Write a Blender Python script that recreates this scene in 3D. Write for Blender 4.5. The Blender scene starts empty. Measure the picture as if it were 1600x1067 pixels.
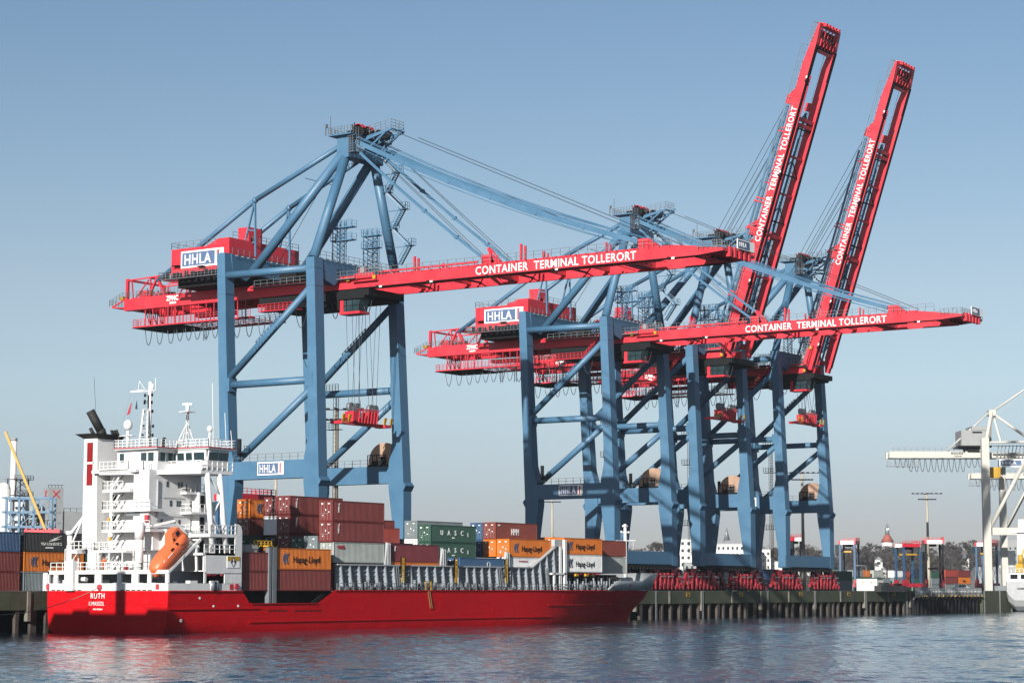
import bpy, math, random
from mathutils import Vector, Matrix
random.seed(7)
S = bpy.context.scene
COL = S.collection
R = math.radians
# ------------------------------------------------------------------ camera
# world frame: X runs along the quay, Y across it towards land, Z up; z = 0 is the level of the ship's main deck
W_Z = -5.5                      # water
CAM_F, PSI, PITCH = 3373.26, 0.5868, 0.1148
cam = bpy.data.cameras.new("camera")
co = bpy.data.objects.new("camera", cam); COL.objects.link(co)
cam.sensor_width = 36.0
cam.lens = CAM_F / 1600 * 36.0
cam.clip_start = 1; cam.clip_end = 20000
co.location = (0, 0, 0)
co.rotation_euler = (math.pi / 2 + PITCH, 0, PSI - math.pi / 2)
S.camera = co
# ------------------------------------------------------------------ sky and sun
SUN_DIR = Vector((1.0, 0.24, -0.39)).normalized()      # the way the light travels
w = bpy.data.worlds.new("World"); S.world = w; w.use_nodes = True
nt = w.node_tree; nt.nodes.clear()
sky = nt.nodes.new('ShaderNodeTexSky'); sky.sky_type = 'NISHITA'; sky.sun_disc = False
sky.sun_elevation = math.asin(-SUN_DIR.z)
to_sun = -SUN_DIR
sky.sun_rotation = math.atan2(to_sun.x, to_sun.y)
sky.air_density = 1.0; sky.dust_density = 0.6; sky.ozone_density = 2.0; sky.altitude = 0
bg = nt.nodes.new('ShaderNodeBackground'); bg.inputs['Strength'].default_value = 0.05
wo = nt.nodes.new('ShaderNodeOutputWorld')
# elevation dependent tint of the sky (a hazy winter day: greyer and bluer low down than the clear-air model)
wt = nt.nodes.new('ShaderNodeTexCoord'); wx = nt.nodes.new('ShaderNodeSeparateXYZ'); nt.links.new(wt.outputs['Generated'], wx.inputs[0])
wr = nt.nodes.new('ShaderNodeValToRGB'); nt.links.new(wx.outputs['Z'], wr.inputs['Fac'])
tints = [(0.0, (.84, .84, 1.18)), (.04, (.87, .885, 1.18)), (.094, (1.18, 1.14, 1.21)), (.139, (1.29, 1.16, 1.14)), (.182, (1.21, 1.165, 1.135)), (.266, (1.085, 1.115, 1.135)), (.45, (.86, .96, .98)), (1.0, (.66, .78, .9))]
el = wr.color_ramp.elements
while len(el) < len(tints): el.new(.5)
for e, (p_, c_) in zip(el, tints): e.position = p_; e.color = (*c_, 1)
wm = nt.nodes.new('ShaderNodeMix'); wm.data_type = 'RGBA'; wm.blend_type = 'MULTIPLY'; wm.inputs['Factor'].default_value = 1.0; wm.clamp_result = False
nt.links.new(sky.outputs[0], wm.inputs['A']); nt.links.new(wr.outputs['Color'], wm.inputs['B'])
nt.links.new(wm.outputs['Result'], bg.inputs['Color']); nt.links.new(bg.outputs[0], wo.inputs['Surface'])
sl = bpy.data.lights.new("sun", 'SUN'); sl.energy = 5.0; sl.angle = R(0.5); sl.color = (1.0, 0.95, 0.87)
so = bpy.data.objects.new("sun", sl); COL.objects.link(so)
so.rotation_euler = SUN_DIR.to_track_quat('-Z', 'Y').to_euler(); so.location = (0, 0, 300)
S.view_settings.view_transform = 'Standard'; S.view_settings.look = 'None'
S.view_settings.exposure = 0.77; S.view_settings.gamma = 1
S.view_settings.use_curve_mapping = False
S.cycles.max_bounces = 8; S.cycles.volume_bounces = 0

# ------------------------------------------------------------------ materials
def srgb(r, g, b):
    f = lambda c: (c / 255) / 12.92 if c <= 10 else ((c / 255 + 0.055) / 1.055) ** 2.4
    return (f(r), f(g), f(b), 1)
def mat(name, col, rough=0.55, metal=0.0, var=0.12, scale=0.6, streak=0.0, bump=0.0, spec=0.5, streakcol=None, emit=None):
    m = bpy.data.materials.new(name); m.use_nodes = True
    n = m.node_tree; N = n.nodes; Lk = n.links
    b = N['Principled BSDF']
    kk = .88 if min(col[:3]) > .6 else .60
    c = tuple(x * kk for x in col[:3]) + (1,)
    b.inputs['Roughness'].default_value = rough; b.inputs['Metallic'].default_value = metal
    b.inputs['Specular IOR Level'].default_value = spec
    tc = N.new('ShaderNodeTexCoord')
    last = None
    if var > 0:
        nz = N.new('ShaderNodeTexNoise'); nz.inputs['Scale'].default_value = scale; nz.inputs['Detail'].default_value = 5; nz.inputs['Roughness'].default_value = .65
        Lk.new(tc.outputs['Object'], nz.inputs['Vector'])
        mr = N.new('ShaderNodeMapRange'); mr.inputs['From Min'].default_value = .3; mr.inputs['From Max'].default_value = .7
        mr.inputs['To Min'].default_value = 1 - var; mr.inputs['To Max'].default_value = 1 + var * .6
        Lk.new(nz.outputs['Fac'], mr.inputs['Value'])
        hs = N.new('ShaderNodeHueSaturation'); hs.inputs['Color'].default_value = c
        Lk.new(mr.outputs[0], hs.inputs['Value'])
        last = hs.outputs[0]
        mr2 = N.new('ShaderNodeMapRange'); mr2.inputs['From Min'].default_value = .3; mr2.inputs['From Max'].default_value = .7
        mr2.inputs['To Min'].default_value = max(.05, rough - .12); mr2.inputs['To Max'].default_value = min(1, rough + .12)
        Lk.new(nz.outputs['Fac'], mr2.inputs['Value']); Lk.new(mr2.outputs[0], b.inputs['Roughness'])
    if streak > 0:
        mp = N.new('ShaderNodeMapping'); mp.inputs['Scale'].default_value = (1.6, 1.6, 0.09)
        Lk.new(tc.outputs['Object'], mp.inputs['Vector'])
        n2 = N.new('ShaderNodeTexNoise'); n2.inputs['Scale'].default_value = 1.0; n2.inputs['Detail'].default_value = 6; n2.inputs['Roughness'].default_value = .7
        Lk.new(mp.outputs[0], n2.inputs['Vector'])
        rp = N.new('ShaderNodeMapRange'); rp.inputs['From Min'].default_value = .55; rp.inputs['From Max'].default_value = .8
        rp.inputs['To Min'].default_value = 0; rp.inputs['To Max'].default_value = streak
        Lk.new(n2.outputs['Fac'], rp.inputs['Value'])
        mx = N.new('ShaderNodeMix'); mx.data_type = 'RGBA'
        Lk.new(rp.outputs[0], mx.inputs['Factor'])
        if last: Lk.new(last, mx.inputs['A'])
        else: mx.inputs['A'].default_value = c
        mx.inputs['B'].default_value = streakcol or (c[0] * .35 + .02, c[1] * .3 + .012, c[2] * .25 + .008, 1)
        last = mx.outputs['Result']
    if last: Lk.new(last, b.inputs['Base Color'])
    else: b.inputs['Base Color'].default_value = c
    if bump > 0:
        n3 = N.new('ShaderNodeTexNoise'); n3.inputs['Scale'].default_value = 3; n3.inputs['Detail'].default_value = 6
        Lk.new(tc.outputs['Object'], n3.inputs['Vector'])
        bp = N.new('ShaderNodeBump'); bp.inputs['Strength'].default_value = bump; bp.inputs['Distance'].default_value = .1
        Lk.new(n3.outputs['Fac'], bp.inputs['Height']); Lk.new(bp.outputs[0], b.inputs['Normal'])
    if emit:
        b.inputs['Emission Color'].default_value = tuple(emit[:3]) + (1,); b.inputs['Emission Strength'].default_value = emit[3]
    return m
M = {}
M['blue'] = mat('crane_blue_paint', (.074, .20, .345), .5, var=.10, scale=.25, streak=.22)
M['red'] = mat('crane_red_paint', (.76, .032, .056), .45, var=.08, scale=.3, streak=.2)
M['bogiered'] = mat('grimy_bogie_red', (.46, .02, .04), .5, var=.45, scale=1.6, streak=.5)
M['dark'] = mat('dark_steel_and_shade', (.010, .012, .015), .8, spec=.2)  # blackened steel; also stands in for shade under girder and boom
M['grate'] = mat('galvanised_grating', (.22, .25, .28), .5, .3)
M['rope'] = mat('steel_rope', (.06, .075, .09), .5, .3, var=0)
M['black'] = mat('black_rubber', (.012, .012, .013), .7)
M['white'] = mat('white_paint', (.74, .74, .73), .4, var=.05, streak=.12)
M['letter'] = mat('white_lettering', (.85, .85, .84), .5, var=0)
M['signblue'] = mat('sign_blue', (.10, .17, .33), .5, var=0)
M['signred'] = mat('sign_red', (.6, .05, .07), .5, var=0)
M['copper'] = mat('worn_plywood_drum', (.52, .34, .24), .55, var=.2, scale=1.2)
M['glass'] = mat('dark_glass', (.03, .06, .07), .08, var=0, spec=.8)
M['yellow'] = mat('yellow_paint', (.62, .36, .02), .5)
M['lamp'] = mat('lamp_glass', (.8, .8, .75), .3, var=0)
M['hull'] = mat('hull_red_paint', (.66, .001, .008), .6, spec=.15, var=.10, scale=.12, streak=.18, bump=.05)
M['hullwhite'] = mat('ship_white_paint', (.67, .675, .68), .42, var=.04, scale=.3, streak=.16, streakcol=(.45, .36, .28, 1))
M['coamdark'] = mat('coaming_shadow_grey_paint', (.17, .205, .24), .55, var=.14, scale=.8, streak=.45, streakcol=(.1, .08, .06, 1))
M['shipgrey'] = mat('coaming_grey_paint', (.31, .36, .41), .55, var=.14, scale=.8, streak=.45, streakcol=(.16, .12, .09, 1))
M['shiplight'] = mat('pale_grey_paint', (.52, .55, .57), .5, var=.1, streak=.3, streakcol=(.3, .2, .12, 1))
M['orange'] = mat('lifeboat_orange', (.95, .20, .07), .4, var=.08, scale=.8)
M['funnelred'] = mat('funnel_dark_red', (.3, .004, .006), .45)
M['deckgreen'] = mat('deck_brown_paint', (.12, .05, .045), .7)
M['skin'] = mat('skin', (.5, .3, .22), .6, var=0)
M['navy'] = mat('navy_cloth', (.03, .04, .08), .8, var=0)
M['hivis'] = mat('orange_cloth', (.85, .16, .03), .8, var=0)
M['concrete'] = mat('quay_concrete', (.075, .09, .052), .85, var=.35, scale=.35, streak=.75, streakcol=(.03, .032, .02, 1), bump=.4)
M['concrete_pale'] = mat('pale_concrete', (.24, .23, .19), .85, var=.3, scale=.6, streak=.5, bump=.3)
M['pile'] = mat('pile_concrete', (.085, .07, .062), .8, var=.5, scale=.8, streak=.6, bump=.4)
M['ground'] = mat('asphalt', (.06, .06, .06), .9, var=.2, scale=.2)
M['steelwhite'] = mat('white_crane_paint', (.66, .65, .60), .5, var=.05, streak=.15)
M['greysteel'] = mat('grey_steel', (.25, .28, .31), .5, .2)
M['greyclad'] = mat('grey_cladding', (.36, .38, .39), .6, var=.08, streak=.2)
M['brickred'] = mat('red_roof', (.42, .11, .08), .8)
M['render'] = mat('white_render', (.68, .67, .64), .8, var=.08)
M['bark'] = mat('bark', (.07, .06, .055), .9)
M['polegrey'] = mat('pale_pole_paint', (.52, .47, .38), .6)
M['twig'] = mat('bare_twigs', (.085, .075, .07), .95, var=.4, scale=.05)
M['hill'] = mat('winter_hillside', (.06, .06, .045), .95, var=.4, scale=.02)
M['silver'] = mat('galvanised_steel', (.45, .47, .48), .45, .5)
M['rust'] = mat('rusty_frame', (.4, .17, .06), .8)
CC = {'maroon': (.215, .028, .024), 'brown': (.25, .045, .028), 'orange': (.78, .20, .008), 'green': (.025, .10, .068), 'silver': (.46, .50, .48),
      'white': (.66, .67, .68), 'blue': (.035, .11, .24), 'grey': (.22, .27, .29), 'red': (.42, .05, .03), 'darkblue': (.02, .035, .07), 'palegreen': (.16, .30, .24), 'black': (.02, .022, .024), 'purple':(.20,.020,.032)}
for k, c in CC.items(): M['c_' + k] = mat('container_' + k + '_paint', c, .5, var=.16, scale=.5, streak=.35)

# ------------------------------------------------------------------ mesh helpers
class MB:
    def __init__(s): s.v = []; s.f = []; s.sm = []; s.mi = []; s.cur = 0
    def face(s, idx, smooth=False): s.f.append(tuple(idx)); s.sm.append(smooth); s.mi.append(s.cur)
    def quadbox(s, P):       # 8 points: bottom ring 0-3, top ring 4-7
        b = len(s.v); s.v += [tuple(p) for p in P]
        for q in ((3, 2, 1, 0), (4, 5, 6, 7), (0, 1, 5, 4), (1, 2, 6, 5), (2, 3, 7, 6), (3, 0, 4, 7)): s.face([b + i for i in q])
        return s
    def box(s, x0, x1, y0, y1, z0, z1):
        if x0 > x1: x0, x1 = x1, x0
        if y0 > y1: y0, y1 = y1, y0
        if z0 > z1: z0, z1 = z1, z0
        return s.quadbox([(x0, y0, z0), (x1, y0, z0), (x1, y1, z0), (x0, y1, z0), (x0, y0, z1), (x1, y0, z1), (x1, y1, z1), (x0, y1, z1)])
    def beam(s, p, q, wd, ht=None, up=(0, 0, 1)):
        ht = wd if ht is None else ht
        p = Vector(p); q = Vector(q); d = (q - p)
        if d.length < 1e-6: return s
        d.normalize(); u = Vector(up)
        if abs(d.dot(u)) > .98: u = Vector((1, 0, 0))
        a = d.cross(u).normalized() * wd / 2; b = a.cross(d).normalized() * ht / 2
        return s.quadbox([p - a - b, p + a - b, q + a - b, q - a - b, p - a + b, p + a + b, q + a + b, q - a + b])
    def tube(s, p, q, r, n=10, r2=None, cap=True):
        r2 = r if r2 is None else r2
        p = Vector(p); q = Vector(q); d = (q - p).normalized()
        u = Vector((0, 0, 1)) if abs(d.z) < .95 else Vector((1, 0, 0))
        a = d.cross(u).normalized(); b = d.cross(a).normalized()
        k = len(s.v)
        for c, rr in ((p, r), (q, r2)):
            for i in range(n):
                t = 2 * math.pi * i / n; s.v.append(tuple(c + a * rr * math.cos(t) + b * rr * math.sin(t)))
        for i in range(n): s.face((k + i, k + (i + 1) % n, k + n + (i + 1) % n, k + n + i), n > 5)
        if cap: s.face([k + i for i in range(n)][::-1]); s.face([k + n + i for i in range(n)])
        return s
    def path(s, pts, r, n=5):
        for a, b in zip(pts[:-1], pts[1:]): s.tube(a, b, r, n, cap=False)
        return s
    def prism(s, ring, off):
        k = len(s.v); n = len(ring); o = Vector(off)
        s.v += [tuple(Vector(p)) for p in ring] + [tuple(Vector(p) + o) for p in ring]
        s.face(list(range(k, k + n))); s.face([k + n + i for i in range(n)][::-1])
        for i in range(n): s.face((k + i, k + n + i, k + n + (i + 1) % n, k + (i + 1) % n))
        return s
    def ball(s, c, r, n=10, m=6, sz=1):
        k = len(s.v); c = Vector(c)
        for j in range(m + 1):
            ph = math.pi * j / m
            for i in range(n):
                t = 2 * math.pi * i / n
                s.v.append((c.x + r * math.sin(ph) * math.cos(t), c.y + r * math.sin(ph) * math.sin(t), c.z + r * sz * math.cos(ph)))
        for j in range(m):
            for i in range(n): s.face((k + j * n + i, k + (j + 1) * n + i, k + (j + 1) * n + (i + 1) % n, k + j * n + (i + 1) % n), True)
        return s
    def rail(s, pts, h=1.1, step=1.6, r=.035, mids=1):
        for a, b in zip(pts[:-1], pts[1:]):
            a = Vector(a); b = Vector(b); L = (b - a).length; n = max(1, round(L / step))
            for i in range(n + 1):
                p = a.lerp(b, i / n); s.beam(p, p + Vector((0, 0, h)), r * 2)
            for k in range(mids + 1):
                z = h * (k + 1) / (mids + 1); s.beam(a + Vector((0, 0, z)), b + Vector((0, 0, z)), r * 1.6)
        return s
    def ladder(s, p, q, wd=.5, side=(1, 0, 0), r=.04, step=.35):
        p = Vector(p); q = Vector(q); o = Vector(side).normalized() * wd / 2
        s.beam(p - o, q - o, r * 2); s.beam(p + o, q + o, r * 2)
        n = int((q - p).length / step)
        for i in range(1, n): c = p.lerp(q, i / n); s.beam(c - o, c + o, r * 1.5)
        return s
    def mesh(s, name):
        me = bpy.data.meshes.new(name); me.from_pydata(s.v, [], s.f); me.polygons.foreach_set('use_smooth', s.sm)
        if any(s.mi): me.polygons.foreach_set('material_index', s.mi)
        me.update(); return me
    def parts(s):
        # the connected pieces, each as a mesh builder of its own
        par = list(range(len(s.v)))
        def fd(i):
            while par[i] != i: par[i] = par[par[i]]; i = par[i]
            return i
        for f in s.f:
            for i in f[1:]: par[fd(i)] = fd(f[0])
        out = {}
        for f, sm in zip(s.f, s.sm):
            r = fd(f[0]); p, mp = out.setdefault(r, (MB(), {}))
            for i in f:
                if i not in mp: mp[i] = len(p.v); p.v.append(s.v[i])
            p.face([mp[i] for i in f], sm)
        return [p for p, _ in out.values()]
    def each(s, name, m, parent): return [p.build(name, m, parent) for p in s.parts()]
    def build(s, name, m, parent=None, loc=None, **kw):
        me = s.mesh(name)
        for x in (m if isinstance(m, (list, tuple)) else [m]): me.materials.append(M[x] if isinstance(x, str) else x)
        o = bpy.data.objects.new(name, me); COL.objects.link(o)
        if parent: o.parent = parent
        if loc: o.location = loc
        for k, v in kw.items(): o[k] = v
        return o
def thing(name, label, cat, loc=(0, 0, 0), rz=0, group=None):
    o = bpy.data.objects.new(name, None); COL.objects.link(o); o.location = loc; o.rotation_euler = (0, 0, rz)
    o.empty_display_size = .5
    return tag(o, label, cat, group)
def tag(o, label, cat, group=None):
    o['label'] = label; o['category'] = cat
    if group: o['group'] = group
    return o
def kids(o): return [c for c in ALLK.get(o.name, [])]
def rekid():
    ALLK.clear()
    for o in COL.objects:
        if o.parent: ALLK.setdefault(o.parent.name, []).append(o)
ALLK = {}
def dup(o, loc=None, label=None, parent=None, group=None, rz=None):
    def rec(a, par):
        c = a.copy(); COL.objects.link(c); c.parent = par
        for k in kids(a): rec(k, c)
        return c
    c = rec(o, parent)
    if loc is not None: c.location = loc
    if rz is not None: c.rotation_euler = (0, 0, rz)
    if label: c['label'] = label
    if group: c['group'] = group
    return c
_tc = {}
def text(name, body, size, m, parent, loc, face='side', bold=.02, sx=1.0, ext=.015, align='LEFT', space=1.0, roll=0):
    key = (body, size, bold, ext, align, space)
    if key not in _tc:
        cu = bpy.data.curves.new('t', 'FONT'); cu.body = body; cu.size = size; cu.offset = bold; cu.extrude = ext; cu.align_x = align
        cu.space_character = space; cu.resolution_u = 3
        t = bpy.data.objects.new('t', cu); COL.objects.link(t)
        dg = bpy.context.evaluated_depsgraph_get(); me = bpy.data.meshes.new_from_object(t.evaluated_get(dg))
        bpy.data.objects.remove(t); me.name = name; _tc[key] = me
    me = _tc[key].copy()
    me.materials.clear(); me.materials.append(M[m])
    o = bpy.data.objects.new(name, me); COL.objects.link(o); o.parent = parent; o.location = loc
    # 'side' = wall facing -Y (reads along +X); 'end' = wall facing -X (reads along -Y)
    if face == 'side': mtx = Matrix(((1, 0, 0), (0, 0, -1), (0, 1, 0)))
    else: mtx = Matrix(((0, 0, -1), (-1, 0, 0), (0, 1, 0)))
    mtx = mtx @ Matrix.Rotation(roll, 3, 'Z')
    o.rotation_euler = mtx.to_euler(); o.scale = (sx, 1, 1)
    return o
def struct(o): o['kind'] = 'structure'; return o

# ------------------------------------------------------------------ water, quay, ground
def water():
    import numpy as np
    rng = np.random.default_rng(5)
    n = 90
    lam = np.exp(rng.uniform(math.log(.6), math.log(5.0), n)); th = PSI + rng.normal(0, .75, n); ph = rng.uniform(0, 2 * math.pi, n); sl = .0245 * np.where(lam > 3, .6, 1.0)
    rows = [70.0]
    while rows[-1] < 640: rows.append(rows[-1] * 1.0022)
    Zr = np.array(rows); tt = np.linspace(-.33, .33, 380)
    ZZ, TT = np.meshgrid(Zr, tt, indexing='ij')
    X = ZZ * math.cos(PSI) + ZZ * TT * math.sin(PSI); Y = ZZ * math.sin(PSI) - ZZ * TT * math.cos(PSI)
    Hh = np.zeros_like(X); sp = ZZ * .0022
    for l, t_, p_, s_ in zip(lam, th, ph, sl):
        k = 2 * math.pi / l; Hh += (s_ / k) * np.clip((l / sp - 2.2) / 2, 0, 1) * np.sin(k * (X * math.cos(t_) + Y * math.sin(t_)) + p_)
    # calmer and rougher patches
    patch = .75 + .35 * np.sin(X * .045 + 1.3 * np.sin(Y * .03)) * np.sin(Y * .06 + .8 * np.sin(X * .02)); Hh *= patch
    nr, nc = X.shape; V = np.stack([X, Y, Hh], -1).reshape(-1, 3)
    i = np.arange(nr - 1)[:, None] * nc + np.arange(nc - 1)[None, :]; i = i.ravel()
    Fq = np.stack([i, i + nc, i + nc + 1, i + 1], -1)[:, ::-1]
    k0 = len(V); big = np.array([(-3000, -3000, -.4), (6000, -3000, -.4), (6000, 3000, -.4), (-3000, 3000, -.4)], float)
    V = np.concatenate([V, big]); Fq = np.concatenate([Fq, [[k0, k0 + 1, k0 + 2, k0 + 3]]])
    me = bpy.data.meshes.new('water'); me.vertices.add(len(V)); me.vertices.foreach_set('co', V.ravel())
    me.loops.add(Fq.size); me.loops.foreach_set('vertex_index', Fq.ravel().astype(np.int32))
    me.polygons.add(len(Fq)); me.polygons.foreach_set('loop_start', np.arange(0, Fq.size, 4, dtype=np.int32)); me.polygons.foreach_set('use_smooth', np.ones(len(Fq), bool))
    me.update(); me.validate()
    m = bpy.data.materials.new('harbour_water'); m.use_nodes = True; N = m.node_tree.nodes; Lk = m.node_tree.links
    b = N['Principled BSDF']; b.inputs['Base Color'].default_value = (.012, .040, .062, 1); b.inputs['Roughness'].default_value = .04
    b.inputs['IOR'].default_value = 1.333; b.inputs['Specular IOR Level'].default_value = .5
    tc = N.new('ShaderNodeTexCoord')
    hs = []
    for sx, sy, st, rot, det, dist in ((.8, 1.6, .5, PSI + .15, 3, .5), (2.2, 4.0, .2, PSI - .3, 2, .4)):
        mp = N.new('ShaderNodeMapping'); mp.vector_type = 'TEXTURE'; mp.inputs['Rotation'].default_value = (0, 0, rot); mp.inputs['Scale'].default_value = (1 / sx, 1 / sy, 1)
        Lk.new(tc.outputs['Object'], mp.inputs['Vector'])
        nz = N.new('ShaderNodeTexNoise'); nz.inputs['Scale'].default_value = 1; nz.inputs['Detail'].default_value = det; nz.inputs['Roughness'].default_value = .5
        nz.inputs['Distortion'].default_value = dist
        Lk.new(mp.outputs[0], nz.inputs['Vector'])
        mu = N.new('ShaderNodeMath'); mu.operation = 'MULTIPLY'; mu.inputs[1].default_value = st; Lk.new(nz.outputs['Fac'], mu.inputs[0]); hs.append(mu)
    a = N.new('ShaderNodeMath'); Lk.new(hs[0].outputs[0], a.inputs[0]); Lk.new(hs[1].outputs[0], a.inputs[1])
    a2 = a
    bp = N.new('ShaderNodeBump'); bp.inputs['Strength'].default_value = 1.0; bp.inputs['Distance'].default_value = .16
    Lk.new(a2.outputs[0], bp.inputs['Height']); Lk.new(bp.outputs[0], b.inputs['Normal'])
    me.materials.append(m); o = bpy.data.objects.new('water', me); COL.objects.link(o); o.location = (0, 0, W_Z); struct(o)
water()
QY = 212.3      # quay edge
mb = MB(); mb.box(-400, 2600, QY + .9, 1500, -1.2, -.16); struct(mb.build('ground', 'ground'))
# quay wall: a thing with fascia panels, rubbing strips, piles, number plates
qw = thing('quay_wall', 'green stained concrete quay wall on a row of dark piles along the water', 'quay wall', (0, 0, 0))
mb = MB()
X = -60.0
seams = []
while X < 640:
    L = 13.2; mb.box(X, X + L - .25, QY, QY + 1.1, -2.55, -.08); seams.append(X + L - .12); X += L
mb.each('fascia_panel', 'concrete', qw)
mb = MB()
for x in seams: mb.box(x - .28, x + .28, QY - .18, QY + .5, -4.0 if int(x / 13.2) % 2 else -2.5, -.1)
mb.each('rubbing_strip', 'concrete_pale', qw)
mb = MB(); x = -60; k = 0
while x < 640:
    wd = .55 if k % 4 else 1.0
    mb.quadbox([(x, QY + .3, -6.4), (x + wd, QY + .3, -6.4), (x + wd, QY + .75, -6.4), (x, QY + .75, -6.4), (x - .1, QY + .15, -2.5), (x + wd, QY + .15, -2.5), (x + wd, QY + .75, -2.5), (x - .1, QY + .75, -2.5)])
    x += random.choice((2.7, 3.6, 4.3)); k += 1
mb.build('piles', 'pile', qw, kind='stuff')
mb = MB(); mb.box(-60, 640, QY + 5.0, QY + 5.6, -6.4, -1.2); mb.box(-60, 640, QY + 1.1, QY + 5, -1.6, -1.22); mb.build('back_wall', 'dark', qw)
mb = MB(); mb.box(-60, 640, QY - .03, QY + .9, -.08, .0); mb.build('coping', 'concrete_pale', qw)
for x in (370, 389, 418, 441, 468.5, 492, 515): MB().ladder((x, QY - .15, -6), (x, QY - .15, 0), .5, step=.4).build('ladder', 'greysteel', qw)
for x, t in ((382.4, '726'), (405.3, '708'), (433.5, '671'), (458.5, '668'), (484, '654')):
    mb = MB(); mb.box(x, x + 1.5, QY - .06, QY - .005, -1.15, -.35); p = mb.build('number_plate', 'yellow', qw)
    text('plate_number', t, .75, 'dark', p, (x + .1, QY - .075, -1.02), 'side', .01, .9)

# ------------------------------------------------------------------ the gantry cranes
def crane(x0, raised, label):
    # local frame: u along the quay, v towards land (0 = waterside), z up
    T = thing('gantry_crane', label, 'crane', (x0, 213, 0), 0, 'blue and red container gantry cranes on the quay')
    lean = .048
    def lv(z): return lean * max(z, 17)
    SP = 22.8; G = 18.6
    # legs
    for far in (0, 1):
        for land in (0, 1):
            u0 = SP if far else 0.0; nm = 'leg'
            mb = MB()
            def ring(z, wv, wu=2.2, inner=0):
                lu = .011 * max(z, 17) * (-1 if far else 1)
                if land: v1 = lv(z) + G + 1.9; v0 = v1 - wv
                else: v0 = lv(z) ; v1 = v0 + wv
                a = u0 + lu; return [(a, v0, z), (a + wu, v0, z), (a + wu, v1, z), (a, v1, z)]
            zs = [(5.0, 1.75), (7.6, 1.8), (16.8, 3.1), (17.7, 3.1), (21, 2.9), (24.5, 2.0), (40, 1.75), (53.1 if not land else 55.4, 1.7)]
            for (za, wa), (zb, wb) in zip(zs[:-1], zs[1:]):
                mb.quadbox(ring(za, wa) + ring(zb, wb))
            o = mb.build(nm, 'blue', T)
            # diaphragm plates / hatches sticking out a little
            mb = MB()
            lu = .011 * 17 * (-1 if far else 1)
            va = lv(17) + (G + 1.9 if land else 0)
            sgn = 1 if land else -1
            mb.quadbox([(u0 + lu - .15, va, 16.4), (u0 + lu + 2.35, va, 16.4), (u0 + lu + 2.35, va, 16.5), (u0 + lu - .15, va, 16.5), (u0 + lu - .15, va + sgn * .5, 17.3), (u0 + lu + 2.35, va + sgn * .5, 17.3), (u0 + lu + 2.35, va, 17.9), (u0 + lu - .15, va, 17.9)])
            mb.build('bracket_plate', 'blue', o)
            for zz in (48.5, 51.4):
                mb = MB(); r0 = ring(zz, 1.75)
                mb.box(r0[0][0] - .05, r0[1][0] + .05, r0[0][1] - .05, r0[2][1] + .05, zz, zz + .12); mb.build('splice_flange', 'blue', o)
    for far in (0, 1):
        u0 = SP + .1 if far else .25
        o = MB().box(u0, u0 + 1.9, lv(18) + 2.2, lv(18) + G - .2, 17.8, 20.7).build('portal_beam', 'blue', T)
        MB().rail([(u0 + .1, lv(20) + 2.6, 20.7), (u0 + .1, lv(20) + G - 1, 20.7)], 1.1, 1.7).build('handrail', 'grate', o)
        if not far:
            s = MB().box(u0 - .12, u0 - .01, 8.0, 13.4, 18.4, 20.5).build('company_sign', 'letter', o)
            sign_panel(s, u0 - .13, 13.4, 8.0, 18.4, 20.5)
        # tubes
        um = u0 + 1.0
        def pt(v, z): return (um, v, z)
        t = MB().tube(pt(lv(33) + 1.6, 33.4), pt(lv(33) + G + .4, 33.4), .62, 14)
        t.build('cross_tube', 'blue', T)
        MB().tube(pt(lv(51) + 1.6, 51.4), pt(lv(51) + G + .5, 51.6), .62, 14).build('cross_tube', 'blue', T)
        d = MB().tube(pt(lv(21) + G - .8, 20.8), pt(lv(32) + 1.2, 32.4), .6, 14).build('diagonal_brace', 'blue', T)
        d = MB().tube(pt(lv(35) + G + .2, 34.6), pt(lv(48) + 1.0, 48.6), .6, 14).build('diagonal_brace', 'blue', T)
        mb = MB()
        for k in range(9):
            f = .34 + k * .035; a = Vector(pt(lv(35) + G + .2, 34.6)).lerp(Vector(pt(lv(48) + 1.0, 48.6)), f)
            mb.beam(a + Vector((-.5, 0, .6)), a + Vector((-.5, -.25, 1.0)), .12); mb.beam(a + Vector((-.5, .3, -.5)), a + Vector((-.5, .1, -.9)), .12)
        a = Vector(pt(lv(35) + G + .2, 34.6)); b = Vector(pt(lv(48) + 1.0, 48.6))
        mb.beam(a.lerp(b, .33) + Vector((-.55, -.1, .9)), a.lerp(b, .62) + Vector((-.55, -.1, .9)), .07); mb.beam(a.lerp(b, .3) + Vector((-.55, .2, -.8)), a.lerp(b, .6) + Vector((-.55, .2, -.8)), .07)
        mb.build('brace_walkway', 'blue', d)
        for v, z, wz in ((lv(33) + 1.5, 33.4, 1), (lv(33) + G + .2, 33.4, -1)):
            MB().box(um - .95, um + .95, v - .6, v + .9 if wz > 0 else v + .6, z - 1.1, z + 1.1).build('gusset_box', 'blue', T)
    # sills with bogies
    for land in (0, 1):
        v = lv(10) + (G if land else .0)
        MB().box(-.1, 25.0, v + .05, v + 1.85, 5.2, 7.7).build('sill_beam', 'blue', T)
        mb = MB(); mb.box(1.5, 23.6, v + .15, v + 1.7, 4.5, 5.2)
        for k in range(16): mb.box(1.6 + k * 1.4, 2.2 + k * 1.4, v - .1, v + 1.9, 4.2, 4.55)
        mb.build('sill_underframe', 'dark', T)
        for uc in (1.6, 20.9):
            bogie(T, uc, v + .95)
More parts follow.
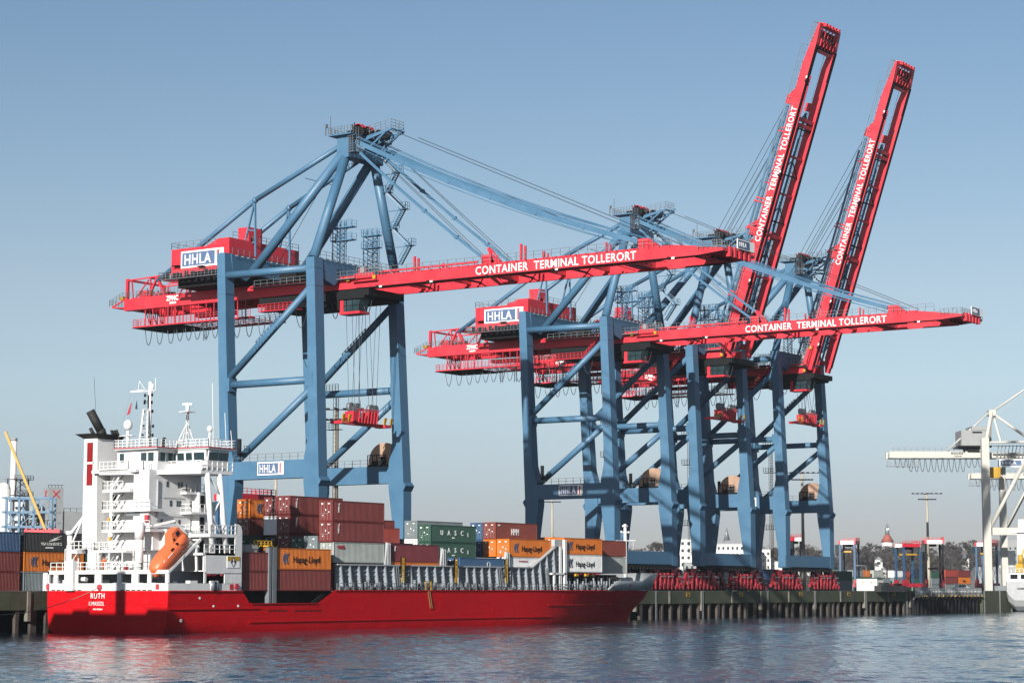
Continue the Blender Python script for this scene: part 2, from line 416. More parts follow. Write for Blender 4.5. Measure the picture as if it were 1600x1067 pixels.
    # upper cross beams (they carry the girder)
    for land in (0, 1):
        v = lv(52) + (G + .2 if land else .15); zt = 55.3 if land else 53.15
        ring = [(2.1, v, zt), (23, v, zt), (23, v, zt - 3.9), (19, v, zt - 4.1), (17.6, v, zt - 3.0), (7.4, v, zt - 3.0), (6.0, v, zt - 4.1), (2.6, v, zt - 3.2)]
        o = MB().prism(ring, (0, 1.5, 0)).build('upper_cross_beam', 'blue', T)
        mb = MB().rail([(2.4, v + .05, zt), (22.8, v + .05, zt)], 1.1, 1.5)
        for k in range(14): mb.beam((3 + k * 1.5, v - .06, zt - .12), (3.25 + k * 1.5, v - .35, zt - .25), .16)
        mb.build('handrail', 'grate', o)
    # access towers on the waterside beam
    for uu, wd, hh, vv in ((7.4, 1.9, 5.6, .8), (15.6, 2.6, 5.4, .8)):
        mb = MB(); z0 = 53.15; v = lv(52) + vv
        for a in (0, wd):
            for b in (0, .9): mb.beam((uu + a, v + b, z0), (uu + a, v + b, z0 + hh + 1.0), .13)
        for k in range(8):
            z = z0 + k * hh / 8; mb.beam((uu, v, z), (uu + wd, v, z + hh / 8), .07); mb.beam((uu + wd, v, z), (uu + wd, v + .9, z + hh / 8), .07); mb.beam((uu, v, z), (uu + wd, v, z), .07); mb.beam((uu + wd, v + .9, z), (uu, v + .9, z + hh / 8), .07)
        for z in (z0 + hh * .62, z0 + hh):
            L = 5.4 if wd < 2 else 4.4
            mb.box(uu - .2, uu + 1, v - L + 2.2, v + 1.2, z - .12, z + .06); mb.rail([(uu - .2, v - L + 2.2, z), (uu - .2, v + 1.2, z)], 1.1, 1.1); mb.rail([(uu + 1, v - L + 2.2, z), (uu + 1, v + 1.2, z)], 1.1, 1.1)
            mb.beam((uu + .4, v, z - 1.7), (uu + .4, v - 1.9, z - .1), .14)
        mb.ladder((uu + wd + .3, v, z0), (uu + wd + .3, v, z0 + hh + 1.4), .5)
        mb.build('access_tower', 'blue', T)
    # A-frame
    AP = [Vector((8.7, 2.6, 72.6)), Vector((16.3, 2.6, 72.6))]
    for i, (ub, a) in enumerate(((1.6, AP[0]), (23.4, AP[1]))):
        b = Vector((ub, lv(53) + .9, 53.1)); t = a + Vector((0, 0, -1.6))
        o = MB().tube(b, t, .8, 18).build('frame_post', 'blue', T)
        mb = MB()
        for f in (.3, .45, .6, .75): c = b.lerp(t, f); mb.box(c.x - .5, c.x + .5, c.y - 1.3, c.y - .6, c.z - .1, c.z) if i == 0 else None
        if i == 1:
            # zig-zag stair up the far post
            for k in range(6):
                z = 54.5 + k * 2.9; z2 = z + 2.9; c = b.lerp(t, (z - 53) / 19.0); c2 = b.lerp(t, (z2 - 53) / 19.0)
                s0, s1 = (-1.4, -4.2) if k % 2 == 0 else (-4.2, -1.4)
                p = Vector((c.x, c.y + s0 - .0, z)); q = Vector((c2.x, c2.y + s1, z2))
                for du in (-.45, .45):
                    mb.beam(p + Vector((du, 0, 0)), q + Vector((du, 0, 0)), .09, .28); mb.beam(p + Vector((du, 0, 1)), q + Vector((du, 0, 1)), .05)
                for j in range(10): e = p.lerp(q, (j + .5) / 10); mb.box(e.x - .45, e.x + .45, e.y - .13, e.y + .13, e.z - .03, e.z + .03)
                mb.box(q.x - .6, q.x + .6, q.y - .7, q.y + .7, q.z - .08, q.z)
                mb.rail([(q.x - .6, q.y - .7, q.z), (q.x + .6, q.y - .7, q.z)], 1.1, .6)
                mb.rail([(q.x - .6, q.y - .7, q.z), (q.x - .6, q.y + .7, q.z)], 1.1, .7)
                mb.beam((q.x, q.y, q.z - .1), (c2.x, c2.y - .3, q.z - .1), .12)
            mb.build('zigzag_stair', 'blue', o)
        # rear raking legs and backstays
        ul = 6.6 if i == 0 else 18.4
        MB().tube(a + Vector((-.2, .3, -1.2)), (ul, lv(52) + G - .2, 52.4), .78, 18).build('raking_leg', 'blue', T)
        s = MB()
        kx = Vector((a.x - .7 if i == 0 else a.x + .7, 21.4, 65.2)); e = Vector((7.8 if i == 0 else 17.2, 43.0, 53.2)); a0 = a + Vector((0, .6, .2))
        s.tube(a0, kx, .42, 12); s.tube(kx, e, .42, 12); s.ball(kx, .55, 10, 6)
        o = s.build('backstay', 'blue', T)
        mb = MB(); mb.beam(kx, (kx.x, kx.y + 2.3, 57.4), .28); mb.beam(kx, (kx.x, kx.y - .3, 55.6), .28); mb.beam((kx.x, kx.y + 1.5, 60.3), (kx.x, kx.y - .2, 60.0), .2)
        mb.beam((kx.x, kx.y + 2.0, 58.2), (kx.x, kx.y - .2, 58.0), .2)
        mb.build('stay_prop', 'blue', o)
    mb = MB(); mb.tube(AP[0] + Vector((0, 8.6, -4.6)), AP[1] + Vector((0, 8.6, -4.6)), .05, 4)
    mb.tube(AP[0] + Vector((0, 2.5, -3)), (9, lv(52) + G, 55.4), .05, 4); mb.tube(AP[0] + Vector((1, 3.5, -3)), (10, lv(52) + G - 3, 54), .05, 4); mb.build('guy_wires', 'rope', T)
    # apex
    mb = MB()
    mb.box(7.8, 9.8, 1.4, 3.8, 70.4, 74.0); mb.box(15.2, 17.2, 1.4, 3.8, 70.4, 74.0)
    mb.box(8, 17, 1.5, 4.0, 70.6, 72.4)
    mb.box(6.9, 18.1, .3, 5.0, 74.0, 74.2)
    ap = mb.build('apex_head', 'blue', T)
    mb = MB()
    mb.box(7.1, 9.0, -.3, 1.1, 71.0, 71.1); mb.rail([(7.1, -.4, 71.1), (9.0, -.4, 71.1)], 2.6, .45, .03, 5); mb.rail([(7.1, -.4, 71.1), (7.1, 1.0, 71.1)], 2.6, .45, .03, 5)
    mb.rail([(6.9, 5.0, 74.2), (6.9, .3, 74.2), (18.1, .3, 74.2)], 1.2, .7, .035, 2); mb.rail([(6.9, 5, 74.2), (18.1, 5, 74.2), (18.1, .3, 74.2)], 1.2, .9, .035, 2)
    mb.beam((7.0, 4.6, 74.2), (7.0, 4.6, 77.4), .09); mb.beam((7.0, 5.6, 74.2), (7.0, 5.6, 75.6), .16); mb.box(6.8, 7.2, 5.3, 5.6, 75.5, 76.1)
    mb.build('apex_handrail', 'grate', ap)
    for uu in (9.6, 12.0): 
        s = MB().tube((uu, .6, 74.9), (uu + .5, .6, 74.9), .95, 16); s.build('rope_sheave', 'dark', ap)
        s = MB(); 
        for k in range(8):
            t0 = .35 + k * .32; s.beam((uu - .1, .6 - 1.1 * math.cos(t0), 74.9 + 1.1 * math.sin(t0)), (uu - .1, .6 - 1.1 * math.cos(t0 + .32), 74.9 + 1.1 * math.sin(t0 + .32)), .9, .1)
        s.build('sheave_guard', 'red', ap)
    MB().tube((13.6, -1.8, 74.7), (14.6, -1.8, 74.7), .7, 14).build('rope_sheave', 'dark', ap)
    mb = MB()
    for uu in (10.8, 14.2):
        mb.quadbox([(uu, 1.4, 73.2), (uu + .35, 1.4, 73.2), (uu + .35, -4.9, 74.7), (uu, -4.9, 74.7), (uu, 1.4, 74.0), (uu + .35, 1.4, 74.0), (uu + .35, -4.9, 75.0), (uu, -4.9, 75.0)])
        mb.beam((uu + .2, 1.2, 71.2), (uu + .2, -3.6, 74.4), .28)
    for v, z in ((-3, 74.5), (-1, 74.2), (-4.9, 74.9)): mb.beam((10.9, v, z), (14.5, v, z), .2)
    mb.tube((12.6, -4.6, 74.9), (12.6, -6.2, 75.0), .16, 8)
    arm = mb.build('apex_arm', 'blue', ap)
    mb = MB().rail([(10.9, .6, 74.3), (10.9, -4.9, 75.0), (14.4, -4.9, 75.0), (14.4, .6, 74.3)], 1.5, 1.1, .03, 2)
    mb.build('handrail', 'grate', arm)
    mb = MB(); random.seed(2)
    for k in range(14): u_ = 8 + k * .65; mb.beam((u_, .4 + (k % 3) * .8, 74.2), (u_ + .3, .6 + (k % 2), 74.9 + random.random() * 1.2), .12)
    mb.tube((12.5, -1.0, 74.9), (13.3, -1.0, 74.9), .55, 12); mb.box(10, 11.2, 2.4, 3.6, 74.2, 75.3)
    mb.build('apex_machinery', 'dark', ap)
    # girder ------------------------------------------------------------
    U0, U1 = 7.55, 16.3; BW = 1.15
    gd = MB()
    for uu in (U0, U1): gd.box(uu, uu + BW, -.6, 50.6, 48.5, 50.45)
    for v in (4, 9, 15, 22, 29, 36, 43, 50): gd.box(U0 + BW, U1, v - .3, v + .3, 48.7, 50.2)
    gd.box(U0 + BW, U1, 17, 27, 50.2, 50.4)
    for uu in (U0, U1 + .4): gd.box(uu, uu + .5, -.6, 49, 50.45, 50.62)
    G_ = gd.build('girder', 'red', T)
    mb = MB()
    mb.box(U0 - 1.1, U0 - .06, -1, 21, 50.0, 50.12)       # side walkway seen inside
    mb.rail([(U0 - 1.1, -1, 50.12), (U0 - 1.1, 20, 50.12)], 1.1, 1.4)
    mb.rail([(U1 + BW + .9, -1, 50.12), (U1 + BW + .9, 50, 50.12)], 1.1, 1.6)
    mb.build('girder_walkway', 'grate', G_)
    for k, v in enumerate((47, 20.5)):
        pass
    text('maker_letters', 'ZPMC', 1.15, 'letter', G_, (U0 - .02, 40.6, 49.55), 'end', .035, .9)
    text('maker_letters', '220360', .5, 'letter', G_, (U0 - .02, 39.9, 48.95), 'end', .02, 1)
    # hanging maintenance gangway under the rear part
    mb = MB(); zb = 45.4
    mb.box(U0 + .3, U0 + 1.6, 22, 48.6, zb, zb + .25); mb.box(U1 - .4, U1 + .9, 22, 47, zb, zb + .25)
    mb.rail([(U0 + .3, 22, zb + .2), (U0 + .3, 48.6, zb + .2), (U0 + 1.6, 48.6, zb + .2)], 1.2, .9, .04, 2); mb.rail([(U1 - .4, 22, zb + .2), (U1 - .4, 47, zb + .2)], 1.2, 1.2, .04, 2)
    for k in range(14):
        v = 23 + k * 1.75; mb.beam((U0 + .3, v, zb + .2), (U0 + .3, v, 48.5), .14)
        if k % 2: mb.beam((U0 + 1.5, v, zb + .2), (U0 + 1.5, v + .2, 48.5), .1)
        mb.beam((U0 + .4, v, zb + .1), (U1 + .5, v, zb + .1), .12)
    mb.ladder((U0 + .1, 40.6, zb + .2), (U0 + .1, 40.6, 50.6), .7, (0, 1, 0)); mb.ladder((U0 + .1, 39.2, zb + .2), (U0 + .1, 39.2, 50.6), .7, (0, 1, 0))
    gg = mb.build('hanging_gangway', 'red', T)
    mb = MB()
    for k in range(9): mb.beam((U0 + 1.8 + (k % 3) * 1.6, 45.8, zb + .2), (U0 + 1.8 + (k % 3) * 1.6, 45.8 + (k // 3) * .7, 48.5), .12)
    mb.box(U0 + .2, U1 + .9, 38, 48.8, zb - .1, zb - .01); mb.box(U0 + 2, U0 + 4, 28, 36, 46.6, 47.3)
    mb.ladder((U0 + .8, 29.0, zb), (U0 + .8, 29.0, zb - 3.2), .55, (0, 1, 0)); mb.ladder((U0 + .8, 32.4, zb), (U0 + .8, 32.4, zb - 3.2), .55, (0, 1, 0))
    mb.build('gangway_underside', 'dark', gg)
    # rear end frame
    mb = MB()
    mb.quadbox([(U0, 50.5, 48.9), (U1 + BW, 50.5, 48.9), (U1 + BW, 53.6, 49.2), (U0, 53.6, 49.2), (U0, 50.5, 49.1), (U1 + BW, 50.5, 49.1), (U1 + BW, 53.6, 49.4), (U0, 53.6, 49.4)])
    for uu in (U0 + .2, U1 + .7):
        mb.beam((uu, 50.0, 50.4), (uu, 50.0, 54.0), .5); mb.beam((uu, 50, 53.8), (uu, 36, 54.2), .22); mb.beam((uu, 48.6, 50.4), (uu, 49.0, 53.8), .2)
        mb.beam((uu, 44.6, 50.4), (uu, 44.6, 53.9), .22); mb.beam((uu, 43.2, 54.0), (uu, 41.0, 50.4), .45); mb.beam((uu, 43.0, 54.0), (uu, 45.0, 50.4), .35)
        mb.beam((uu, 48, 50.6), (uu, 45, 53.6), .18); mb.beam((uu, 40.6, 52.5), (uu, 35, 52.6), .2)
        mb.beam((uu, 50.5, 50.5), (uu, 53.5, 49.4), .2)
    for v in (50, 44.6, 43.1): mb.beam((U0, v, 53.9), (U1 + 1, v, 53.9), .35)
    mb.box(U0 + .5, U0 + 2.2, 45.6, 47.6, 50.5, 51.8); mb.box(U1 - 3, U1 - 1, 45.6, 48.6, 50.5, 52.3)
    rf = mb.build('rear_frame', 'red', T)
    mb = MB(); mb.rail([(U0 - .3, 37, 50.6), (U0 - .3, 50.6, 50.6), (U0 - .3, 53.8, 49.4), (U1 + 1, 53.8, 49.4)], 1.1, .8, .035, 2)
    for k in range(7): mb.tube((U0 + 1 + k * .9, 46.5, 50.6), (U0 + 1.3 + k * .9, 47.2, 52.0 + (k % 3) * .4), .12, 6)
    mb.build('handrail', 'grate', rf)
    MB().box(U0 + .2, U0 + 1.2, 51.0, 52.0, 50.5, 51.1).build('warning_beacon', 'yellow', rf)
    # machinery house -----------------------------------------------------
    h0, h1, hv0, hv1 = 2.2, 20.4, 21.9, 34.7
    mb = MB(); mb.box(h0, h1, hv0, hv1, 53.0, 57.15)
    mb.quadbox([(h0, hv0, 57.1), (h1, hv0, 57.1), (h1, 27, 57.1), (h0, 27, 57.1), (h0, hv0, 58.2), (h1, hv0, 58.2), (h1, 24.4, 58.2), (h0, 24.4, 58.2)])
    mb.box(h0 + .01, h1 - .2, 30, hv1 - .01, 52.2, 53.0)
    H = mb.build('machinery_house', 'red', T)
    mb = MB()
    for k in range(26): mb.box(h0 - .04, h0 - .003, hv0 + .3 + k * .48, hv0 + .34 + k * .48, 53.1, 57.1)
    mb.build('wall_seams', 'red', H)
    s = MB().box(h0 - .16, h0 - .05, 23.0, 32.4, 53.75, 56.6).build('company_sign', 'letter', H)
    sign_panel(s, h0 - .17, 32.4, 23.0, 53.75, 56.6)
    mb = MB(); mb.box(h0 - 1.4, h0 - .06, 22, 36, 51.9, 52.0); mb.rail([(h0 - 1.4, 22, 52.0), (h0 - 1.4, 36.2, 52.0), (h0 + 6, 36.2, 52)], 1.2, .8, .035, 2)
    mb.rail([(h0, 25, 57.2), (h0, hv1, 57.2), (h0 + 12, hv1, 57.2)], 1.1, 1.5)
    mb.rail([(h0 + 1, hv0 + .1, 58.2), (h1, hv0 + .1, 58.2)], 1.1, 1.7)
    mb.build('house_walkway', 'grate', H)
    mb = MB()
    for v in (33.2, 29.6, 26.6, 24.2): mb.box(h0 - .2, h0 - .02, v - .22, v + .22, 52.6, 53.2); 
    mb.box(h0 - .9, h0 - .1, 32.4, 33.9, 54.2, 54.3); mb.box(h0 - .9, h0 - .1, 26.9, 28.3, 53.7, 53.8)
    mb.box(h0 + 1, h1 - 1, 22, 34, 50.7, 52.15)
    for k in range(9): mb.box(h0 - 1.2, h0 - .9, 23 + k * 1.4, 23.6 + k * 1.4, 52.1, 52.8 + (k % 3) * .15)
    mb.build('house_underframe', 'dark', H)
    for uu, vv, ww, hh in ((9.8, 24.2, 3.2, 1.2), ):
        mb = MB(); mb.box(uu, uu + ww, vv, vv + 2.4, 59.4, 61.2); mb.quadbox([(uu, vv, 58.0), (uu + .5, vv, 58.0), (uu + .5, vv + 2.4, 58.0), (uu, vv + 2.4, 58), (uu, vv, 59.4), (uu + .5, vv, 59.4), (uu + .5, vv + 2.4, 59.4), (uu, vv + 2.4, 59.4)])
        mb.box(uu + 2.0, uu + ww, vv, vv + 2.4, 57.2, 59.4)
        mb.build('roof_vent', 'red', H)
    MB().box(9.8 + 3.2, 9.8 + 3.35, 24.1, 26.7, 57.2, 61.3).build('vent_louvre', 'dark', H)
    mb = MB()
    for k in range(5): mb.tube((h0 + 4 + k * .5, 26.4, 58.2 + .2), (h0 + 4 + k * .5, 29.4, 57.8), .35, 8)
    mb.build('roof_duct', 'red', H)
    # machinery deck clutter between the girders
    mb = MB()
    mb.box(U0 - .6, U1, 8, 21, 50.5, 50.7); mb.box(U0, U0 + 2, 12, 15, 50.7, 52.2); mb.box(U0 + 3, U0 + 6, 14, 18, 50.7, 52.6)
    mb.rail([(U0 - .9, 1, 50.7), (U0 - .9, 8, 50.7)], 1.1, .8)
    for k in range(10): mb.beam((U0 - .8 + k * .4, 17.5 - k * .5, 50.6), (U0 + .4 + k * .4, 15.8 - k * .5, 54.0), .1)
    for k in range(6): mb.ladder((U0 - 1 + k * .5, 9 + k, 50.6), (U0 - 1 + k * .5, 6 + k, 53.4), .6, (1, 0, 0))
    mb.build('deck_machinery', 'dark', T)
    mb = MB(); mb.beam((U0 - .9, 7.0, 50.5), (U0 - .9, 11.5, 46.0), .3, .12); mb.rail([(U0 - .9, 7.0, 50.5), (U0 - .9, 11.5, 46.0)], 1.0, .8); mb.ladder((U0 - 1.2, 7.0, 50.5), (U0 - 1.2, 11.5, 46), .8, (1, 0, 0))
    mb.box(U0 - 1.2, U0 + .6, 11, 19, 45.9, 46.05); mb.rail([(U0 - 1.2, 11, 46), (U0 - 1.2, 19, 46), (U0 + 3, 19, 46)], 1.1, .9, .04, 2)
    mb.build('lower_stair', 'red', G_)
    mb = MB(); mb.box(U0 + .2, U1 + 1, -3, 20, 47.3, 48.4); mb.box(U0 + .6, U1 + .6, 8, 19, 46.3, 47.3); mb.build('girder_soffit_shade', 'dark', G_)  # near-black boxes stand in for the shade under the girder
    # operator cab on the trolley
    tv = 0.4
    mb = MB(); mb.box(U0 + .2, U1 + .9, tv - 2.5, tv + 8, 46.9, 47.3); mb.box(U0 + .4, U0 + 2.6, tv + 3.4, tv + 8.0, 45.2, 45.4); mb.rail([(U0 + .4, tv + 3.0, 45.4), (U0 + .4, tv + 8, 45.4)], 1.1, .5, .04, 3)
    mb.beam((U0 + .6, tv + 3, 45.3), (U0 + .6, tv + 3, 47), .5); mb.beam((U0 + .6, tv + 7.8, 45.3), (U0 + .6, tv + 7.8, 47), .2)
    tr = mb.build('trolley', 'dark', T)
    mb = MB(); mb.quadbox([(U0 + .6, tv - 1.0, 44.9), (U0 + 2.9, tv - 1.0, 44.9), (U0 + 2.9, tv + 2.6, 44.9), (U0 + .6, tv + 2.6, 44.9), (U0 + .6, tv - 1.5, 46.9), (U0 + 2.9, tv - 1.5, 46.9), (U0 + 2.9, tv + 2.6, 46.9), (U0 + .6, tv + 2.6, 46.9)])
    cb = mb.build('operator_cab', 'glass', tr)
    mb = MB(); mb.box(U0 + .4, U0 + 3.1, tv - 1.4, tv + 2.8, 44.5, 44.9); mb.box(U0 + .5, U0 + .62, tv + 2.0, tv + 2.7, 44.9, 46.9); mb.build('cab_floor', 'red', cb)
    mb = MB()
    for v, z in ((tv - 1.1, 44.9), (tv + .2, 44.9), (tv + 1.4, 44.9)): mb.beam((U0 + .56, v, z), (U0 + .56, v - .3 * (v < tv), 46.9), .09)
    mb.beam((U0 + .56, tv - 1.3, 45.9), (U0 + .56, tv + 2.6, 45.9), .09); mb.build('cab_mullions', 'dark', cb)
    # festoon cable loops
    fm = None
    loops = [(46.5 - k * 2.6, 3.0) for k in range(3)] + [(39.2 - k * 2.0, 2.7) for k in range(5)] + [(29.0 - k * 2.7, 3.0) for k in range(4)] + [(18.2, 3.6), (12.4, 3.6), (5.2, 2.6), (-1.4, 2.2)]
    for v, dp in loops:
        wdt = 1.7 if v > 19 or v < 6 else 2.6
        pts = [(U0 + 2.0, v + wdt * (t - .5), 45.4 + (1.4 if v < 20 else 0) - dp * (1 - (2 * t - 1) ** 2) ** .8) for t in [i / 12 for i in range(13)]]
        MB().path(pts, .065, 5).build('cable_loop', 'rope', T)
    # cable reel
    vr = lv(22) + 4.7
    rl = MB().tube((SP + .9, vr, 21.5), (SP + 1.5, vr, 21.5), 3.2, 48).build('cable_reel', 'copper', T)
    mb = MB(); mb.tube((SP + .35, vr, 21.9), (SP + .9, vr, 21.9), .5, 12); mb.box(SP - .1, SP + .6, vr - 1.6, vr + 2.6, 20.7, 21.0); mb.box(SP + .0, SP + .7, vr - .6, vr + 1.9, 20.7, 21.6)
    for k in range(4): mb.beam((SP + .1, vr - .9 + k * .9, 20.7), (SP + .1, vr - .9 + k * .9, 22.6), .1)
    mb.beam((SP + .1, vr - .9, 22.6), (SP + .1, vr + 2.8, 22.6), .12); mb.beam((SP + .1, vr + 2.8, 20.7), (SP + .1, vr + 2.8, 22.6), .12); mb.build('reel_drive', 'dark', rl)
    # service stairs on the far portal side: cage ladders by the landside far leg
    mb = MB()
    for k in range(4):
        z = 7.6 + k * 6.6; v = lv(20) + G - 3.2
        mb.ladder((SP + 1.6, v, z), (SP + 1.6, v, z + 6.6), .6, (0, 1, 0)); mb.ladder((SP + 1.0, v, z), (SP + 1.0, v, z + 6.6), .7, (0, 1, 0), .03, .7)
        mb.box(SP + .6, SP + 2, v - 1, v + 1.6, z + 6.5, z + 6.6); mb.rail([(SP + .6, v - 1, z + 6.6), (SP + .6, v + 1.6, z + 6.6)], 1.1, .6, .035, 2)
    mb.build('cage_ladder', 'dark', T)
    mb = MB(); z = 20.7; v = lv(20) + G - 2.4
    mb.tube((.0, v, 21.6), (.0, v, 24.4), .35, 10); mb.box(-.6, .6, v - 1.6, v, 22.0, 22.1); mb.rail([(-.6, v - 1.6, 22.1), (.6, v - 1.6, 22.1)], 1.1, .5)
    mb.build('leg_davit', 'dark', T)
    # boom -----------------------------------------------------------------
    HZ = 49.5
    E_ = -71.0 if raised else -67.5
    B = MB(); L = -E_ - 4
    for uu in (U0, U1):
        P = []
        B.box(uu, uu + BW, E_ + 8.5, -3.0, -.95, .92)
        B.quadbox([(uu, -L, -.95), (uu + BW, -L, -.95), (uu + BW, E_ + 8.5, -.95), (uu, E_ + 8.5, -.95), (uu, -L, .35), (uu + BW, -L, .35), (uu + BW, E_ + 8.5, .92), (uu, E_ + 8.5, .92)])
        B.quadbox([(uu, -3, -.95), (uu + BW, -3, -.95), (uu + BW, .2, -.9), (uu, .2, -.9), (uu, -3, .92), (uu + BW, -3, .92), (uu + BW, .2, -.1), (uu, .2, -.1)])
    for uu in (U0, U1): B.quadbox([(uu, E_, -.6), (uu + BW, E_, -.6), (uu + BW, E_ + 4.1, -.95), (uu, E_ + 4.1, -.95), (uu, E_, -.2), (uu + BW, E_, -.2), (uu + BW, E_ + 4.1, .3), (uu, E_ + 4.1, .3)])
    B.box(U0 + BW, U1, E_, E_ + .8, -.6, -.2); B.box(U0 + BW, U1, E_ + 5.2, E_ + 5.8, -.8, .1)
    for k in range(5): B.beam((U0 + 2 + k * 1.5, E_ + .8, -.5), (U0 + 2 + k * 1.5, E_ + 5, -.6), .25)
    for v in (-51, -49.8, -26): B.box(U0 + BW, U1, v - .35, v + .35, -.9, .7)
    for v in (-8, -17, -35, -43): B.box(U0 + BW, U1, v - .2, v + .2, -.7, .2)
    for uu in (U0 + BW, U1 - .25): B.box(uu, uu + .25, E_ + 11, -1, -1.2, -.95)     # rails flange
    for v, hh in ((-11.9, 2.6), (-32.2, 2.8)):
        for dv in (0, -.75): B.beam((U0 + .5, v + dv, .9), (U0 + .5, v + dv, hh + (.35 if dv else .7)), .32)
    for v, hh in ((-17.5, 1.3), (-36.4, 1.5), (-47.5, 1.9)):
        B.beam((U0 + .5, v, .9), (U0 + .5, v, hh + .5), .28); B.beam((U0 + .5, v - .7, .9), (U0 + .5, v - .7, hh + .1), .22)
    for v in (-25.6, -53.8):
        B.box(U0, U0 + 1.0, v - 1.3, v + .5, .9, 2.3); B.box(U1 + .1, U1 + 1.1, v - 1.3, v + .5, .9, 2.3)
        B.quadbox([(U0 + .2, v - 3.2, .9), (U0 + .8, v - 3.2, .9), (U0 + .8, v - 1.3, .9), (U0 + .2, v - 1.3, .9), (U0 + .2, v - 3.0, 1.0), (U0 + .8, v - 3.0, 1.0), (U0 + .8, v - 1.3, 2.2), (U0 + .2, v - 1.3, 2.2)])
    B.beam((U0 + .4, -27.2, 1.0), (U0 + .4, -26.2, 3.4), .4); B.beam((U0 + .4, -28.6, 1.0), (U0 + .4, -26.6, 3.2), .25)
    B.beam((U0 + .3, -5, 1.35), (U0 + .3, -24.3, 1.35), .28)
    for k in range(9): B.beam((U0 + .3, -6 - k * 2.2, .9), (U0 + .3, -6 - k * 2.2, 1.3), .1)
    boom = B.build('boom', 'red', T, (0, 0, HZ))
    mb = MB(); mb.box(U0 - .5, U0 - .1, -4.4, -.6, .5, 1.3); mb.beam((U0 - .4, -.8, .3), (U0 - .4, -3.2, 2.0), .28, .1); mb.box(U0 - .7, U0 + .6, -5.2, -.2, -.05, .05); mb.box(U0, U0 + 1, -2.2, -1.0, .9, 2.2); mb.box(U1, U1 + 1, -2.2, -1.0, .9, 2.2)
    mb.build('hinge_platform', 'red', boom)
    MB().box(U0 - .55, U0 - .1, -2.6, -1.8, 1.4, 2.3).build('junction_box', 'silver', boom)
    MB().box(U0 - .6, U0 - .5, -4.9, -4.3, .2, .8).box(U0 - .6, U0 - .5, .4, 1.0, .2, .8).build('hinge_guard', 'yellow', boom)
    mb = MB()
    for uu in (U0 - .55, U1 + BW + .5):
        mb.rail([(uu, -3, .9), (uu, E_ + 5, .9)], 1.1, 1.6)
    for k in range(36): mb.beam((U0 - .6, -3 - k * 1.8, .85), (U0, -3 - k * 1.8, .85), .08)
    mb.rail([(U0 - .3, E_ + 4, -.2), (U0 - .3, E_, -.2), (U1 + BW, E_, -.2)], 1.1, .8, .04, 2)
    mb.rail([(U0 - .5, -1, .8), (U0 - .5, -6, .8)], 1.6, .6, .045, 2)
    mb.build('boom_handrail', 'grate', boom)
    mb = MB(); zc = -.75      # X bracing, end brackets and shade plates under the boom
    for k in range(5):
        a = -9 - k * 10; mb.beam((U0 + BW, a, -.5), (U1, a, -.5), .28); mb.beam((U0 + BW, a, -.5), (U0 + 4.3, a - 3, -.5), .16); mb.beam((U1, a, -.5), (U0 + 5, a - 3, -.5), .16)
    for uu in (U0, U1): mb.box(uu + .06, uu + BW + .1, E_ + 4.5, -1.0, -1.03, -.955)  # thin dark plates added to imitate shade on the beam undersides
    
    for k in range(4): mb.beam((U0 + 2 + k * 1.6, E_ + 2.6, -1.15), (U0 + 2.3 + k * 1.6, E_ + 4.2, -.7), .35)
    mb.box(U0 + BW, U1, E_ + 1.2, E_ + (5.2 if raised else 7.5), -.35, -.3)
    mb.build('bracing_and_shade_plates', 'dark', boom)
    mb = MB()
    for k in range(5): mb.box(U0 + 1.6 + k * 1.5, U0 + 2.2 + k * 1.5, E_ - .3, E_ + .4, -1.3, .2); mb.beam((U0 + 1.9 + k * 1.5, E_ + 3, -.9), (U0 + 1.9 + k * 1.5, E_ + 4.5, -.9), .4)
    mb.build('buffer_fingers', 'red', boom)
    mb = MB()
    for v in (-15.6, -26.9, -39.0, -59.2, -5.6): mb.box(U0 - .45, U0 - .02, v - .55, v + .1, -1.3, -1.02); mb.tube((U0 - .5, v + .55, -1.1), (U0 - .1, v + .55, -1.1), .24, 8)
    mb.each('flood_light_bracket', 'dark', boom)
    mb = MB()
    for v in (-15.6, -39.0, -59.2, -5.6): mb.box(U0 - .5, U0 - .46, v - .5, v + .0, -1.28, -1.04); mb.box(U0 - .46, U0 - .05, v - .5, v, -1.0, -.96)
    mb.build('flood_lights', 'lamp', boom)
    text('boom_lettering', 'CONTAINER  TERMINAL TOLLERORT', 1.78, 'letter', boom, (U0 - .03, -24.0, -.70), 'end', .016, 1.0, align='LEFT', space=1.1)
    lt = boom_fit(boom, 28.9)
    sb = MB().box(11.2, 16.6, E_ - .45, E_ - .35, .1, 1.55).build('end_sign', 'letter', boom)
    MB().box(11.35, 14.9, E_ - .5, E_ - .455, .25, 1.4).build('sign_field', 'signblue', sb)
    text('sign_letters', 'HHLA', 1.0, 'letter', sb, (11.6, E_ - .52, .45), 'side', .0, .9)
    # fore stays
    def stay(pts, name='forestay', dbl=True):
        mb = MB()
        for a, b in zip(pts[:-1], pts[1:]):
            mb.beam(a, b, .3, .75)
        mb.path([Vector(p) + Vector((.0, 0, .75)) for p in pts], .07, 5); mb.path([Vector(p) + Vector((.3, 0, .95)) for p in pts], .06, 5); mb.path([Vector(p) + Vector((.2, 0, -.85)) for p in pts], .06, 5)
        o = mb.build(name, 'blue', T)
        mc = MB()
        for p in pts[1:-1]:
            p = Vector(p); mc.tube(p + Vector((-.25, 0, 0)), p + Vector((.25, 0, 0)), .42, 10)
        if mc.v: mc.build('stay_joint', 'blue', o)
    zb = HZ + 2.0
